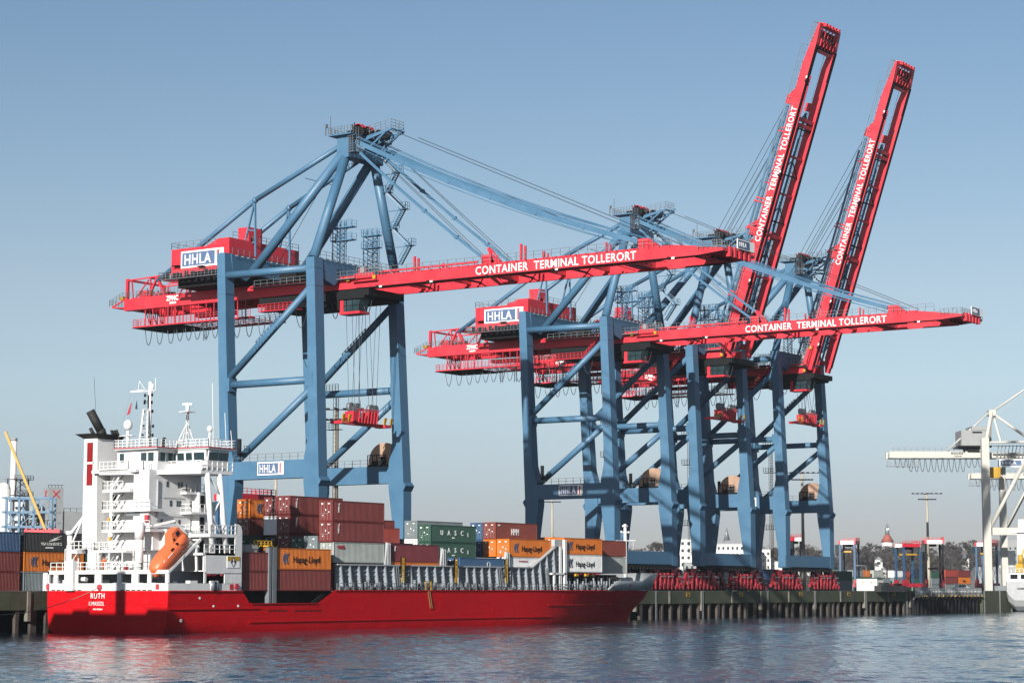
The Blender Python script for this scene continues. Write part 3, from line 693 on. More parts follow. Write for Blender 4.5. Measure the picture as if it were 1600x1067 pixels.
    if not raised:
        for uu in (U0 + .5, U1 + .6):
            a = Vector((uu + (.6 if uu < 10 else -.6), .6, 73.0)); b = Vector((uu, -53.0, zb))
            stay([a.lerp(b, f) + Vector((0, 0, -3.0 * 4 * f * (1 - f) * .42)) for f in (0, .18, .35, .5, .66, .82, 1)])
            a2 = Vector((a.x, .4, 71.6)); b2 = Vector((uu, -25.0, zb))
            p2 = [a2.lerp(b2, f) + Vector((0, 0, -.5 * 4 * f * (1 - f))) for f in (0, .3, .55, .8, 1)]
            mb = MB()
            for p, q in zip(p2[:-1], p2[1:]): mb.beam(p, q, .26, .42)
            for p in p2[1:-1]: mb.tube(p + Vector((-.3, 0, 0)), p + Vector((.3, 0, 0)), .36, 8)
            mb.build('forestay', 'blue', T)
            mb = MB(); mb.tube(a2 + Vector((.8, -3, -.5)), b2 + Vector((.8, 0, .2)), .045, 4); mb.tube(a2 + Vector((1.4, -3, -.9)), b2 + Vector((1.5, 1.0, .2)), .045, 4)
            mb.tube(a + Vector((1.5, -6, 1.5)), b + Vector((1.2, -2, .6)), .05, 4); mb.build('hoist_rope', 'rope', T)
    else:
        ang = R(71.6)
        boom.rotation_euler = (-ang, 0, 0); boom.location = (0, -1.6, HZ)
        def bp(u, s, h): return Vector((u, -1.6 - s * math.cos(ang) + h * math.sin(ang), HZ + s * math.sin(ang) + h * math.cos(ang)))
        for uu in (U0 + .6, U1 + .5):
            mb = MB(); mb.beam(bp(uu, 53, 1.9), bp(uu, 4, 2.2), .3, .5); mb.beam(bp(uu, 50, 2.7), bp(uu, 22, 3.1), .22, .4); mb.beam(bp(uu, 22, 3.1), (uu + .2, 1.0, 72.4), .22, .4)
            mb.beam(bp(uu, 26, 2.6), bp(uu, 2, 3.6), .2, .4)
            for s in (48, 40, 32, 24, 14): mb.beam(bp(uu, s, .9), bp(uu, s, 2.6), .14)
            mb.build('forestay', 'blue', T)
        mb = MB(); mb.beam(bp(U0 + 3.6, 49, -.2), bp(U0 + 3.6, 2, -.2), .35); mb.beam(bp(U0 + 5.4, 47, -.2), bp(U0 + 5.4, 2, -.2), .35); mb.build('folded_stay', 'blue', T)
        mb = MB()
        for k in range(6):
            mb.tube((8.4 + k * .75 + (1.2 if k > 2 else 0), .6 - (k % 3) * .9, 75.2), bp(U0 + .6 + k * 1.5, 52 - (k % 3) * 1.6, 2.6), .06, 4)
        mb.build('hoist_ropes', 'rope', T)
    return T
def boom_fit(boom, width):
    # stretch the lettering to its painted length
    for c in COL.objects:
        if c.parent == boom and c.name.startswith('boom_lettering'):
            xs = [v.co.x for v in c.data.vertices]; c.scale = (width / (max(xs) - min(xs)), 1, 1); return c
def sign_panel(s, x, v0, v1, z0, z1):
    # sign facing -X; v0 (left) > v1 (right); white board, blue field, outlined letters, red bar
    W = v0 - v1; Hh = z1 - z0
    MB().box(x - .02, x + .02, v0 - .03 * W, v0 - .80 * W, z0 + .1 * Hh, z1 - .1 * Hh).build('sign_field', 'signblue', s)
    MB().box(x - .02, x + .02, v0 - .85 * W, v0 - .905 * W, z0 + .1 * Hh, z1 - .1 * Hh).build('sign_bar', 'signred', s)
    MB().box(x - .02, x + .02, v0 - .94 * W, v0 - .955 * W, z0 + .1 * Hh, z1 - .1 * Hh).build('sign_bar', 'dark', s)
    sz = Hh * .84
    text('sign_letters', 'HHLA', sz, 'letter', s, (x - .035, v0 - .075 * W, z0 + .2 * Hh), 'end', .022 * Hh / 2.1, W * .165 / sz / .62 * .86, ext=.01, space=1.1)
    text('sign_letter_fill', 'HHLA', sz, 'signblue', s, (x - .055, v0 - .075 * W, z0 + .2 * Hh), 'end', -.06 * Hh / 2.1, W * .165 / sz / .62 * .86, ext=.01, space=1.1)
_bog = {}
def bogie(T, uc, v):
    if 'm' not in _bog:
        mb = MB(); 
        for sx in (-1, 1):
            c = sx * 3.4
            mb.quadbox([(c - 1.3, -.5, 4.15), (c + 1.5, -.5, 4.15), (c + 1.5, .5, 4.15), (c - 1.5, .5, 4.15), (c - 2.2, -.5, 4.5), (c + 2.2, -.5, 4.5), (c + 2.2, .5, 4.5), (c - 2.2, .5, 4.5)])
            for a, b in ((-2.2, -1.5), (2.2, 1.5), (-2.2, -3.0), (2.2, 3.0)): mb.beam((c + a, 0, 3.6), (c + b, 0, 2.2), .45, .8)
            mb.prism([(c - 1.2, -.45, 4.2), (c + 1.2, -.45, 4.2), (c, -.45, 2.6)], (0, .9, 0))
            for q in (-1.85, 1.85):
                mb.prism([(c + q - 1.3, -.42, 2.1), (c + q + 1.3, -.42, 2.1), (c + q + .9, -.42, 1.3), (c + q - .9, -.42, 1.3)], (0, .84, 0))
                for w_ in (-.85, .85):
                    pz = c + q + w_; tp = 3.5 if abs(pz) < 4.0 else 2.5 if abs(pz) < 5.4 else 1.6; mb.box(pz - .24, pz + .24, -.75, -.43, .55, tp - .9); mb.tube((pz, -.8, tp - .9), (pz, -.5, tp - .6), .2, 8)
                    mb.box(pz - .33, pz + .33, -.8, -.5, tp - .4, tp)
        for k in range(9): mb.box(-6.6 + k * 1.6, -6.2 + k * 1.6, -.95, -.8, .3, 1.1 + (k % 2) * .4)
        mb.box(-7.3, -6.9, -.3, .3, .8, 1.5); mb.box(6.9, 7.3, -.3, .3, .8, 1.5)
        me = mb.mesh('bogie'); me.materials.append(M['bogiered']); _bog['m'] = me
        mb = MB()
        for sx in (-1, 1):
            for q in (-1.85, 1.85):
                for w_ in (-.85, .85): mb.tube((sx * 3.4 + q + w_, -.4, .42), (sx * 3.4 + q + w_, .4, .42), .42, 14)
        mb.box(-6.6, 6.6, -.2, .35, .5, 1.4)
        for sx in (-1, 1): mb.box(sx * 3.4 - 2.6, sx * 3.4 + 2.6, -.15, .4, 1.4, 4.2)
        me = mb.mesh('wheels'); me.materials.append(M['dark']); _bog['w'] = me
        mb = MB()
        for sx in (-1, 1):
            for q in (-2.0, 2.0): mb.box(sx * 3.4 + q - .9, sx * 3.4 + q + .9, -.86, -.8, 2.75, 3.0)
            mb.box(sx * 3.4 + sx * 2.8 - .6, sx * 3.4 + sx * 2.8 + .6, -.86, -.8, 1.7, 1.9)
        _bog['p'] = []
        for p_ in mb.parts(): me = p_.mesh('hazard_plate'); me.materials.append(M['silver']); _bog['p'].append(me)
    o = bpy.data.objects.new('bogie', _bog['m']); COL.objects.link(o); o.parent = T; o.location = (uc, v, 0)
    for me, n in [(_bog['w'], 'wheels')] + [(q_, 'hazard_plate') for q_ in _bog['p']]:
        c = bpy.data.objects.new(n, me); COL.objects.link(c); c.parent = o
    return o
CR = [266.4, 356.9, 391.1, 430.2]
c1 = crane(CR[0], False, 'nearest blue crane with its red boom lowered over the ship, leftmost of the four')
c3 = crane(CR[2], True, 'blue crane with raised red boom, the left one of the two standing upright')
rekid()
c2 = dup(c1, (CR[1], 213, 0), 'blue crane with lowered red boom standing left of the two raised booms, second from left')
c4 = dup(c3, (CR[3], 213, 0), 'blue crane with raised red boom farthest right of the two upright booms')

# spreaders hanging from the trolleys
def spreader(loc, label, ztop, dark=False):
    T = thing('container_spreader', label, 'spreader', loc, 0, 'red spreaders hanging from the cranes')
    r = 'red' if not dark else 'red'
    mb = MB(); mb.box(-6.0, 6.0, -.35, .35, .0, .55); mb.box(-6.6, -5.2, -1.2, 1.2, 0, .45); mb.box(5.2, 6.6, -1.2, 1.2, 0, .45)
    mb.box(-3.2, -1.7, -.9, .9, .5, 2.2); mb.box(1.2, 3.2, -.9, .9, .4, 2.3); mb.box(-1.7, 1.2, -.8, .8, .3, 1.2)
    for k in range(7): mb.beam((-1.9 + k * .8, -.95, .4), (-1.5 + k * .8, -.95, 2.7), .18)
    mb.beam((-2.2, -.95, 2.6), (3.0, -.95, 2.6), .14); mb.beam((-2.2, .95, 2.6), (3.0, .95, 2.6), .14)
    mb.build('spreader_frame', 'red', T)
    h = MB()
    for x in (-2.9, -1.3, 2.4, 3.6): h.tube((x, -.3, 2.9), (x, .3, 2.9), .75, 14)
    h.box(-2.6, -1.6, -.35, .35, 2.1, 3.1); h.box(2.6, 3.4, -.35, .35, 2.1, 3.1); h.each('head_sheave', 'greysteel', T)
    for x, y in ((-6.4, -1.3), (-4.8, -1.3), (4.6, -1.3), (6.3, -1.3)):
        MB().quadbox([(x - .15, y, .4), (x + .25, y, .4), (x + .25, y + .2, .4), (x - .15, y + .2, .4), (x - .3, y - .25, 1.5), (x + .4, y - .25, 1.5), (x + .4, y - .05, 1.5), (x - .3, y - .05, 1.5)]).build('corner_flipper', 'yellow', T)
    MB().box(-6.7, -4.9, -1.28, -1.21, .05, .9).build('end_cover', 'orange', T)
    mb = MB()
    for x in (-2.9, -1.3, 2.4, 3.6):
        for y in (-.3, .3): mb.tube((x, y, 3), (x * .95, y * 4, ztop - loc[2]), .045, 4)
    mb.tube((-.4, 0, 1.2), (-.5, .3, ztop - loc[2]), .07, 4); mb.tube((-.7, 0, 1.2), (-.4, 0, 4.2), .09, 4); mb.tube((-.1, 0, 1.2), (-.4, 0, 4.2), .09, 4)
    mb.build('hoist_ropes', 'rope', T)
    return T
spreader((278.4, 214.6, 26.6), 'red spreader hanging on ropes under the nearest crane', 47)
spreader((CR[2] + 13.0, 214.6, 35.6), 'dark silhouetted spreader hanging under the left upright boom crane', 47)
spreader((CR[3] + 13.0, 214.6, 37.2), 'spreader hanging behind the legs of the farthest upright boom crane', 47)

# ------------------------------------------------------------------ the container ship
YN, YF = 189.7, 211.2; YC = (YN + YF) / 2
SH = thing('container_ship', 'red hulled container feeder ship with white superstructure moored at the quay', 'ship', (206.2, YC, W_Z))
def plate_seams(m, L=7.0, Hh=1.9, dist=.012):
    N = m.node_tree.nodes; Lk = m.node_tree.links; b = N['Principled BSDF']
    tc = N.new('ShaderNodeTexCoord'); sx = N.new('ShaderNodeSeparateXYZ'); cx = N.new('ShaderNodeCombineXYZ'); ad = N.new('ShaderNodeMath')
    Lk.new(tc.outputs['Object'], sx.inputs[0]); Lk.new(sx.outputs['X'], ad.inputs[0]); Lk.new(sx.outputs['Y'], ad.inputs[1]); Lk.new(ad.outputs[0], cx.inputs['X']); Lk.new(sx.outputs['Z'], cx.inputs['Y'])
    br = N.new('ShaderNodeTexBrick'); br.inputs['Scale'].default_value = 1.0; br.inputs['Brick Width'].default_value = L; br.inputs['Row Height'].default_value = Hh; br.inputs['Mortar Size'].default_value = .05; br.inputs['Mortar Smooth'].default_value = .6
    br.inputs['Color1'].default_value = (.5, .5, .5, 1); br.inputs['Color2'].default_value = (.5, .5, .5, 1); br.inputs['Mortar'].default_value = (1, 1, 1, 1)
    Lk.new(cx.outputs[0], br.inputs['Vector'])
    nz = N.new('ShaderNodeTexNoise'); nz.inputs['Scale'].default_value = .8; nz.inputs['Detail'].default_value = 2; Lk.new(tc.outputs['Object'], nz.inputs['Vector'])
    mu = N.new('ShaderNodeMath'); mu.operation = 'MULTIPLY_ADD'; mu.inputs[1].default_value = 3.0; Lk.new(nz.outputs['Fac'], mu.inputs[0]); Lk.new(br.outputs['Fac'], mu.inputs[2])
    bp = N.new('ShaderNodeBump'); bp.inputs['Strength'].default_value = 1.0; bp.inputs['Distance'].default_value = dist * 2
    Lk.new(mu.outputs[0], bp.inputs['Height']); Lk.new(bp.outputs[0], b.inputs['Normal'])
plate_seams(M['hull']); plate_seams(M['hullwhite'], 3.0, 2.6, .006)
def ship_each(mb, name, m, parent=None): return [ship_part(p, name, m, parent) for p in mb.parts()]
def ship_part(mb, name, m, parent=None):
    # geometry is given in world coordinates; shift into the ship's frame
    mb.v = [(a - 206.2, b - YC, c - W_Z) for a, b, c in mb.v]
    return mb.build(name, m, parent or SH)
def stext(name, body, size, m, parent, loc, face, **k):
    return text(name, body, size, m, parent, (loc[0] - 206.2, loc[1] - YC, loc[2] - W_Z), face, **k)
def interp(tab, x):
    for (a, va), (b, vb) in zip(tab[:-1], tab[1:]):
        if x <= b: t = max(0, (x - a) / (b - a)); return va + (vb - va) * t
    return tab[-1][1]
HB = 10.75
deck = [(206.2, HB), (310, HB), (315, 10.5), (322, 9.5), (330, 7.4), (338, 4.3), (344, 1.8), (347.5, .12)]
wl = [(206.2, 10.1), (209, 10.4), (214, 10.6), (222, HB), (292, HB), (300, 10.1), (308, 8.6), (316, 6.4), (326, 3.5), (334, 1.2), (339, .12)]
kl = [(206.2, 5.5), (216, 8.0), (230, 9.5), (290, 9.5), (310, 6.0), (330, 1.4), (337, .1)]
def stemx(z): return 339.0 + (347.5 - 339.0) * max(0, min(1, (z + 5.5) / 8.5)) ** 1.15 if z > -5.5 else 339
def hb(x, z):
    d = interp(deck, x); q = interp(wl, x); u = interp(kl, x)
    if z >= -5.5:
        t = min(1, (z + 5.5) / 5.5)
        if x > 285: tt = t ** 1.5
        else: tt = min(1, t * 1.5) ** .55 if x < 222 else t
        return q + (d - q) * tt
    return u + (q - u) * (z + 8.5) / 3.0
zt = [(206.2, 0), (220.6, 0), (222.2, -1.75), (236.4, -1.75), (240.3, .05), (348, .05)]
xs = [206.2, 207.5, 209, 211, 214, 217, 220.6, 222.2, 225, 230, 236.4, 240.3] + [245 + 6 * i for i in range(8)] + [291, 296, 300, 304, 308, 311, 314, 317, 320, 323, 326, 329, 332, 335, 338, 340.5, 342.5, 344.5]
LV = [0, .12, .25, .4, .55, .7, .85, 1]
mb = MB(); rows = []
for x in xs + [None]:
    row = []
    for sgn in (-1, 1):
        for t in LV:
            if x is None:
                z = -8.5 + 8.55 * t; X = stemx(z); h = .1
            else:
                top = interp(zt, x); z = -8.5 + (top + 8.5) * t
                X = min(x, stemx(z) - (.02 if x < 339 else (348 - x) * .02)); h = hb(x, z)
                if X < x: h = min(h, .12 + (stemx(z) - X) * .2)
            row.append(len(mb.v)); mb.v.append((X, YC + sgn * h, z))
    rows.append(row)
nl = len(LV)
for a, b in zip(rows[:-1], rows[1:]):
    for k in range(nl - 1):
        mb.face((a[k], b[k], b[k + 1], a[k + 1]), True); mb.face((a[nl + k + 1], b[nl + k + 1], b[nl + k], a[nl + k]), True)
k0 = len(mb.v); mb.v += [mb.v[i] for i in rows[0]]
for k in range(nl - 1): mb.face((k0 + k, k0 + k + 1, k0 + nl + k + 1, k0 + nl + k))
for k in range(nl - 1): pass
HULL = ship_part(mb, 'hull', 'hull')
mb = MB()
mb.box(206.4, 220.5, YN + .15, YF - .15, -.15, -.02); mb.box(221.5, 236.5, YN + .2, YF - .2, -2.1, -1.9); mb.box(240.2, 316, YN + .15, YF - .15, -.1, -.01)
k0 = len(mb.v); ring = [(316, YC - hb(316, 0)), (326, YC - hb(326, 0)), (336, YC - hb(336, 0)), (344, YC - .9), (344, YC + .9), (336, YC + hb(336, 0)), (326, YC + hb(326, 0)), (316, YC + hb(316, 0))]
mb.v += [(a, b, -.05) for a, b in ring]; mb.face([k0 + i for i in range(8)])
ship_part(mb, 'deck', 'deckgreen', HULL)
mb = MB()      # rubbing strakes
def strake(x0, x1, z, w=.14):
    n = max(2, int((x1 - x0) / 3)); pts = [(x0 + (x1 - x0) * i / n, YC - hb(x0 + (x1 - x0) * i / n, z) - .04, z) for i in range(n + 1)]
    for a, b in zip(pts[:-1], pts[1:]): mb.beam(a, b, .22, w)
for a_ in ((206.4, 224, -2.35), (222, 298, -4.15), (296, 322, -2.3), (206.3, 220.4, -.06, .16), (222.4, 236.3, -1.72, .12), (240.4, 314, .04, .12)):
    mb = MB(); strake(*a_); ship_part(mb, 'rubbing_strake', 'hull', HULL)
mb = MB()
mb = MB()
for a, b, z in ((226, 230, -2.75), (231.5, 237.5, -2.8)): mb.box(a, b, YN - .03, YN + .1, z, z + .14)
for x, z in ((209, -3.2),): pass
ship_each(mb, 'freeing_slot', 'dark', HULL)
mb = MB(); mb.box(208.6, 208.9, YN - .03, YN + .1, -4.0, -3.6)
for x, z in ((212.2, -.95), (214.9, -2.0), (219.8, -2.0)): mb.tube((x, YN - .06, z), (x, YN + .1, z), .16, 10)
ship_each(mb, 'hull_fitting', 'hullwhite', HULL)
text_x = 206.2 - .03
stext('stern_name', 'RUTH', 1.0, 'letter', HULL, (text_x, 203.3, -1.0), 'end', bold=.0, sx=.9, space=1.16)
stext('stern_port', 'LIMASSOL', .76, 'letter', HULL, (text_x, 203.55, -1.92), 'end', bold=-.004, sx=.74, space=1.14)
stext('stern_number', 'IMO 9376414', .3, 'letter', HULL, (text_x, 202.75, -2.5), 'end', bold=.004, sx=.98)
# bow bulwark
mb = MB()
def blk(x): return interp([(315, .3), (317.5, 1.6), (333.5, 1.7), (336.5, 2.95), (349, 3.25)], x)
bx = [315, 316, 317.5, 320, 323, 326, 329, 332, 335.5, 338.5, 341, 343.5, 345.5]
for sgn in (-1, 1):
    k0 = len(mb.v)
    for x in bx:
        h = hb(min(x, 347), 0); zt_ = blk(x)
        mb.v.append((x, YC + sgn * (h + .02), .08)); mb.v.append((x + .22 * (zt_ - .1) * max(0, (x - 325) / 20), YC + sgn * (h + .42 * (zt_ - .1)), zt_))
    mb.v.append((347.6, YC, .08)); mb.v.append((350.0, YC, 3.15))
    for i in range(len(bx)):
        q = (k0 + 2 * i, k0 + 2 * i + 2, k0 + 2 * i + 3, k0 + 2 * i + 1); mb.face(q if sgn < 0 else q[::-1], True)
BW_ = ship_part(mb, 'bow_bulwark', 'shiplight', HULL)
md = BW_.modifiers.new('thick', 'SOLIDIFY'); md.thickness = .12
mb = MB(); mb.tube((324.5, YC - hb(324.5, 0) - .45, .95), (324.5, YC - hb(324.5, 0) + .1, .95), .38, 14)
ship_part(mb, 'fairlead', 'signred', BW_)
mb = MB()
mb.box(330, 333, YC - 3, YC - 1.6, .1, 2.2); mb.tube((326.5, YC - 5.6, 1.6), (328.8, YC - 5.6, 1.6), .7, 12); mb.tube((332, YC - 4, 1.8), (333.5, YC - 4, 1.8), .6, 12); mb.box(326, 329.5, YC - 6.1, YC - 5.1, .1, 1.0)
mb.tube((329.8, YC - 5, .1), (329.8, YC - 5, 2.2), .18, 8); mb.tube((323.4, YC - 7.6, .1), (323.4, YC - 7.6, 2.0), .35, 8)
ship_part(mb, 'anchor_winches', 'shiplight', SH)
mb = MB(); mb.tube((338.5, YC, 0), (338.5, YC, 12.0), .4, 10, .26); mb.beam((335.5, YC, 9.0), (341.5, YC, 9.0), .1); mb.beam((338.5, YC - 2.2, 9.0), (338.5, YC + 2.2, 9.0), .1); mb.box(338.1, 338.9, YC - .35, YC + .35, 11.5, 11.8)
mb.tube((338.5, YC - .9, 10.5), (338.5, YC - .6, 10.5), .2, 8); mb.tube((338.5, YC + .6, 10.6), (338.5, YC + .9, 10.6), .2, 8); mb.beam((338.5, YC - .9, 10.5), (338.5, YC + .9, 10.5), .08); mb.beam((341.4, YC, 9.0), (341.4, YC, 7.4), .06)
ship_part(mb, 'foremast', 'hullwhite')
# coaming along the holds
CY = 190.95
KX = CY / 190.0
mb = MB()
pro = [(240.8, 0), (240.8, 3.55), (291.3, 3.75), (297.6, 6.6), (299.2, 7.45), (301.0, 7.5), (301.0, 0)]
mb.prism([(a * KX, CY, b) for a, b in pro], (0, .2, 0))
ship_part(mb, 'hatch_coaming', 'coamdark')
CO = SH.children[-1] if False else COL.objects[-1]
mb = MB(); x = 242.8
while x < 301.6:
    top = interp([(241.9, 3.52), (292.7, 3.72), (299.1, 6.5), (302.5, 7.4)], x)
    mb.quadbox([(x, CY - .8, 0), (x + .12, CY - .8, 0), (x + .12, CY, 0), (x, CY, 0), (x, CY - .38, top), (x + .12, CY - .38, top), (x + .12, CY, top), (x, CY, top)])
    mb.quadbox([(x - .04, CY - .86, 0), (x + .18, CY - .86, 0), (x + .18, CY - .78, 0), (x - .04, CY - .78, 0), (x - .04, CY - .42, top), (x + .18, CY - .42, top), (x + .18, CY - .36, top), (x - .04, CY - .36, top)])
    x += 2.08
for z in (.8, 1.45, 2.1, 2.75, 4.1, 4.9, 5.7):
    x1 = 302.3; x0 = 242.1 if z < 3.6 else interp([(3.7, 293.2), (6.6, 299.1)], z) + .4
    mb.box(x0, x1, CY - .22, CY - .02, z, z + .09)
ship_part(mb, 'coaming_stiffeners', 'shipgrey', CO)
mb = MB(); mb.box(242, 292.7, CY - .45, CY + .3, 3.6, 3.78)
mb.beam((292.7, CY - .1, 3.72), (299.8, CY - .1, 7.2), .6, .18); mb.box(299.2, 302.8, CY - .4, CY + .25, 7.2, 8.3)
ship_part(mb, 'coaming_top', 'shiplight', CO)
mb = MB(); mb.box(301.2, 301.9, 189.9, 190.3, 0, 8.3); mb.box(298, 298.4, 189.9, 190.15, 0, 2.9); mb.box(297.4, 301.8, 189.9, 190.6, 2.6, 2.9); mb.ladder((300, 190.0, 0), (300, 190.0, 7.2), .5, r=.05)
ship_part(mb, 'cell_guide_post', 'hullwhite')
mb = MB(); mb.rail([(241, YN + .12, 0), (314, YN + .12, 0)], 1.05, 1.9, .045, 1); ship_part(mb, 'deck_railing', 'greysteel')
mb = MB(); random.seed(3)
for k in range(70):
    x = 242 + k * .82 + random.random() * .6 if k < 55 else 302 + (k - 55) * .9
    h = random.choice((.5, .8, 1.2, 1.6)); y = 189.95 + random.random() * .3
    if random.random() < .5: mb.tube((x, y, 0), (x, y, h), random.choice((.1, .16, .25)), 7)
    else: mb.box(x, x + .4, y, y + .4, 0, h * .8)
for x in (256, 283, 296.5): mb.ladder((x, CY - .9, 0), (x, CY - .5, 3.6), .5, r=.05)
ship_part(mb, 'deck_fittings', 'greysteel')
mb = MB(); mb.box(303, 320, 191.3, 193.2, .2, 2.7); [mb.box(302.5 + k * 1.5, 302.7 + k * 1.5, 190.5, 191.3, 0, 2.4) for k in range(12)]; ship_part(mb, 'forward_hatch_coaming', 'dark')
mb = MB()
for k in range(20): mb.tube((302 + k * .85, 190.6, 0), (302 + k * .85, 190.6, 1.1 + (k % 3) * .5), .17, 7)
ship_each(mb, 'air_vent', 'shipgrey')
for x in (270.0, 256.4, 283.8): 
    mb = MB()
    for zz in (0, 1.1): mb.rail([(x, CY - .9, 3.6 - 1.6 + zz * .0), (x + .9, CY - .9, 2.0)], 2.9, .9, .06, 2)
    mb.ladder((x + .45, CY - .92, 1.2), (x + .45, CY - .92, 4.9), .5, r=.05); ship_part(mb, 'yellow_access_ladder', 'yellow')
mb = MB(); mb.rail([(262.3, YN + .1, .1), (263.6, YN + .1, .1)], 1.3, 1.3, .07, 1)
ship_part(mb, 'pilot_gate', 'yellow')
mb = MB(); mb.ladder((262.8, YN - .1, 0), (263.4, YN - .14, -2.6), .45, r=.05, step=.3); ship_part(mb, 'pilot_ladder', 'rust')
mb = MB()
for x in (301.9 + 6.2, 305): mb.box(x, x + .8, CY - .9, CY - .5, 2.4, 2.8)
mb.box(311, 311.8, 190.6, 191, 2.4, 2.8); ship_each(mb, 'twistlock_bin', 'yellow')
# lashing pedestals between bays
for x0_, h in ((254.0, 3.3), (268.0, 2.6), (285.5, 2.4)):
    mb = MB(); mb.quadbox([(x0_ - .2, CY + .1, 3.7), (x0_ + 1.4, CY + .1, 3.7), (x0_ + 1.4, CY + .5, 3.7), (x0_ - .2, CY + .5, 3.7), (x0_ + .25, CY, 3.7 + h), (x0_ + .85, CY, 3.7 + h), (x0_ + .85, CY + .5, 3.7 + h), (x0_ + .25, CY + .5, 3.7 + h)])
    mb.ladder((x0_ + .6, CY - .05, 3.7), (x0_ + .6, CY - .05, 3.6 + h), .5, r=.05); ship_part(mb, 'lashing_pedestal', 'shiplight')
# stanchion pillar in the low waist
mb = MB(); mb.box(226.4, 226.9, YN + .3, YN + 1.0, -1.9, 6.0); mb.box(227.2, 228.0, YN + .3, YN + 1.0, -1.9, 6.1); ship_part(mb, 'cell_guide_post', 'greysteel')
mb = MB(); mb.box(226.2, 228.1, 190.0, 192, 5.9, 6.1); mb.rail([(224.4, 191, 6.0), (228, 191, 6.0)], .7, .8, .08, 1); ship_part(mb, 'lashing_gear', 'yellow')
mb = MB(); mb.box(223.5, 226, 191.6, 193.5, 5.0, 6.2); ship_part(mb, 'store_box', 'shiplight')
mb = MB(); mb.box(222, 240.6, 192.9, 208, -1.9, 2.0); mb.box(240.8, 241.1, 192, 209, -1.8, 3.5); mb.beam((236.4, YN + .9, -1.8), (240.4, YN + .9, .3), .2, .5); ship_part(mb, 'hold_bulkhead', 'dark')

# ---- stern house
WT = 'hullwhite'
def ym(px): return 211.6 - (px - 72) * .115
mb = MB(); XS = 206.2
mb.box(XS - .0, XS + .25, YN, YF, .0, .95); mb.box(XS, XS + .25, YN, YF, 2.15, 2.65)
ops = [(71.5, 85), (91, 106), (123, 150), (160, 185), (191, 207), (217, 231), (236, 258)]
prev = YF
for a, b in ops:
    mb.box(XS, XS + .25, prev, min(ym(a), YF), .9, 2.2); prev = ym(b)
mb.box(XS, XS + .25, prev, YN, .9, 2.2)
mb.box(XS + .25, 220.4, YN, YN + .12, 0, .95)              # side bulwark
mb.box(213.2, 220.4, YN, YN + .12, 2.2, 4.9); mb.box(217.0, 220.4, YN, YN + .12, .9, 2.3); mb.box(213.0, 213.4, YN, YN + .12, .9, 2.4)
mb.box(219.0, 220.4, YN, YN + .12, 4.9, 8.0); mb.prism([(219.0, YN, 8.0), (220.35, YN, 8.0), (220.2, YN, 8.45), (219.7, YN, 8.75), (219.0, YN, 8.8)], (0, .12, 0))
mb.box(XS, 206.5, YF - .25, YF, 0, 2.6); mb.box(206.3, 220.4, YF - .15, YF, 0, 2.6)
ST = ship_part(mb, 'stern_plating', WT)
mb = MB(); mb.box(XS + .26, 209.0, YN + 5.0, YF - .2, 2.5, 2.62); mb.box(209.0, 213.4, YN + 5.0, YF - .2, 2.5, 2.62); mb.box(213.4, 220.4, YN + .12, YN + 5, 2.5, 2.62)
ship_part(mb, 'poop_deck', WT, ST)
# pillar flare on the transom
mb = MB(); mb.box(XS - .55, XS + .3, ym(120), ym(107), -.0, 3.9); mb.tube((XS - .2, ym(114), 3.9), (XS - .2, ym(114), 4.1), .5, 12); ship_part(mb, 'mooring_trunk', WT, ST)
mb = MB()
for y, m_ in ((ym(76), 0), (ym(246.5), 0)): mb.box(XS - .05, XS - .01, y - .3, y + .3, .15, .85)
mb.tube((XS - .25, ym(159), .45), (XS + .05, ym(159), .45), .38, 16); mb.box(218.0, 218.7, YN - .05, YN - .01, .15, .85); mb.tube((219.3, YN - .2, .55), (219.3, YN + .05, .55), .4, 16); mb.box(215.0, 215.9, YN - .12, YN - .01, 0, .12)
ship_each(mb, 'red_fairlead', 'signred', ST)
mb = MB()
for a, b in ((205, 210.4), (192.5, 199)):
    for k in range(6): mb.box(XS - .03, XS - .005, a + k * .95, a + k * .95 + .7, .03, .14)
ship_each(mb, 'freeing_port', 'dark', ST)
mb = MB(); mb.box(209.0, 217, YN + 3.4, YF - .3, 0, 2.5); ship_part(mb, 'inner_bulkhead', 'shipgrey', ST)
mb = MB()
for y in (209.5, 206.8, 202.8): mb.box(207.4, 208.4, y - .7, y + .7, .0, 1.4)
mb.tube((207.2, 206.2, 1.5), (207.2, 205.1, 1.5), .3, 12); mb.box(211, 212.4, YN + .6, YN + 1.4, 0, 1.3); mb.tube((214.6, YN + .15, .0), (214.6, YN + .15, 1.25), .42, 12); mb.tube((208.5, YN + .9, 0), (208.5, YN + .9, 1.2), .25, 10)
ship_part(mb, 'mooring_winch', WT)
mb = MB(); mb.tube((214.6, YN - .03, .05), (214.6, YN - .03, 1.3), .36, 12); mb.tube((215.5, YN + .05, .05), (215.5, YN + .05, 1.3), .3, 12); ship_part(mb, 'side_roller_fender', 'greysteel', ST)
mb = MB(); t_ = MB().tube((207.6, 203.3, 1.5), (207.6, 202.6, 1.5), .3, 12); ship_part(t_, 'lifebuoy', 'hivis', ST)
mb.rail([(XS + .2, YF - .3, 2.62), (XS + .2, 194.5, 2.62), (209, 194.5, 2.62)], 1.05, 1.1, .045, 1)
mb.rail([(XS + 2.8, YF - .3, 2.62), (XS + 2.8, 196, 2.62)], 2.9, 2.4, .06, 0)
ship_part(mb, 'poop_railing', WT, ST)
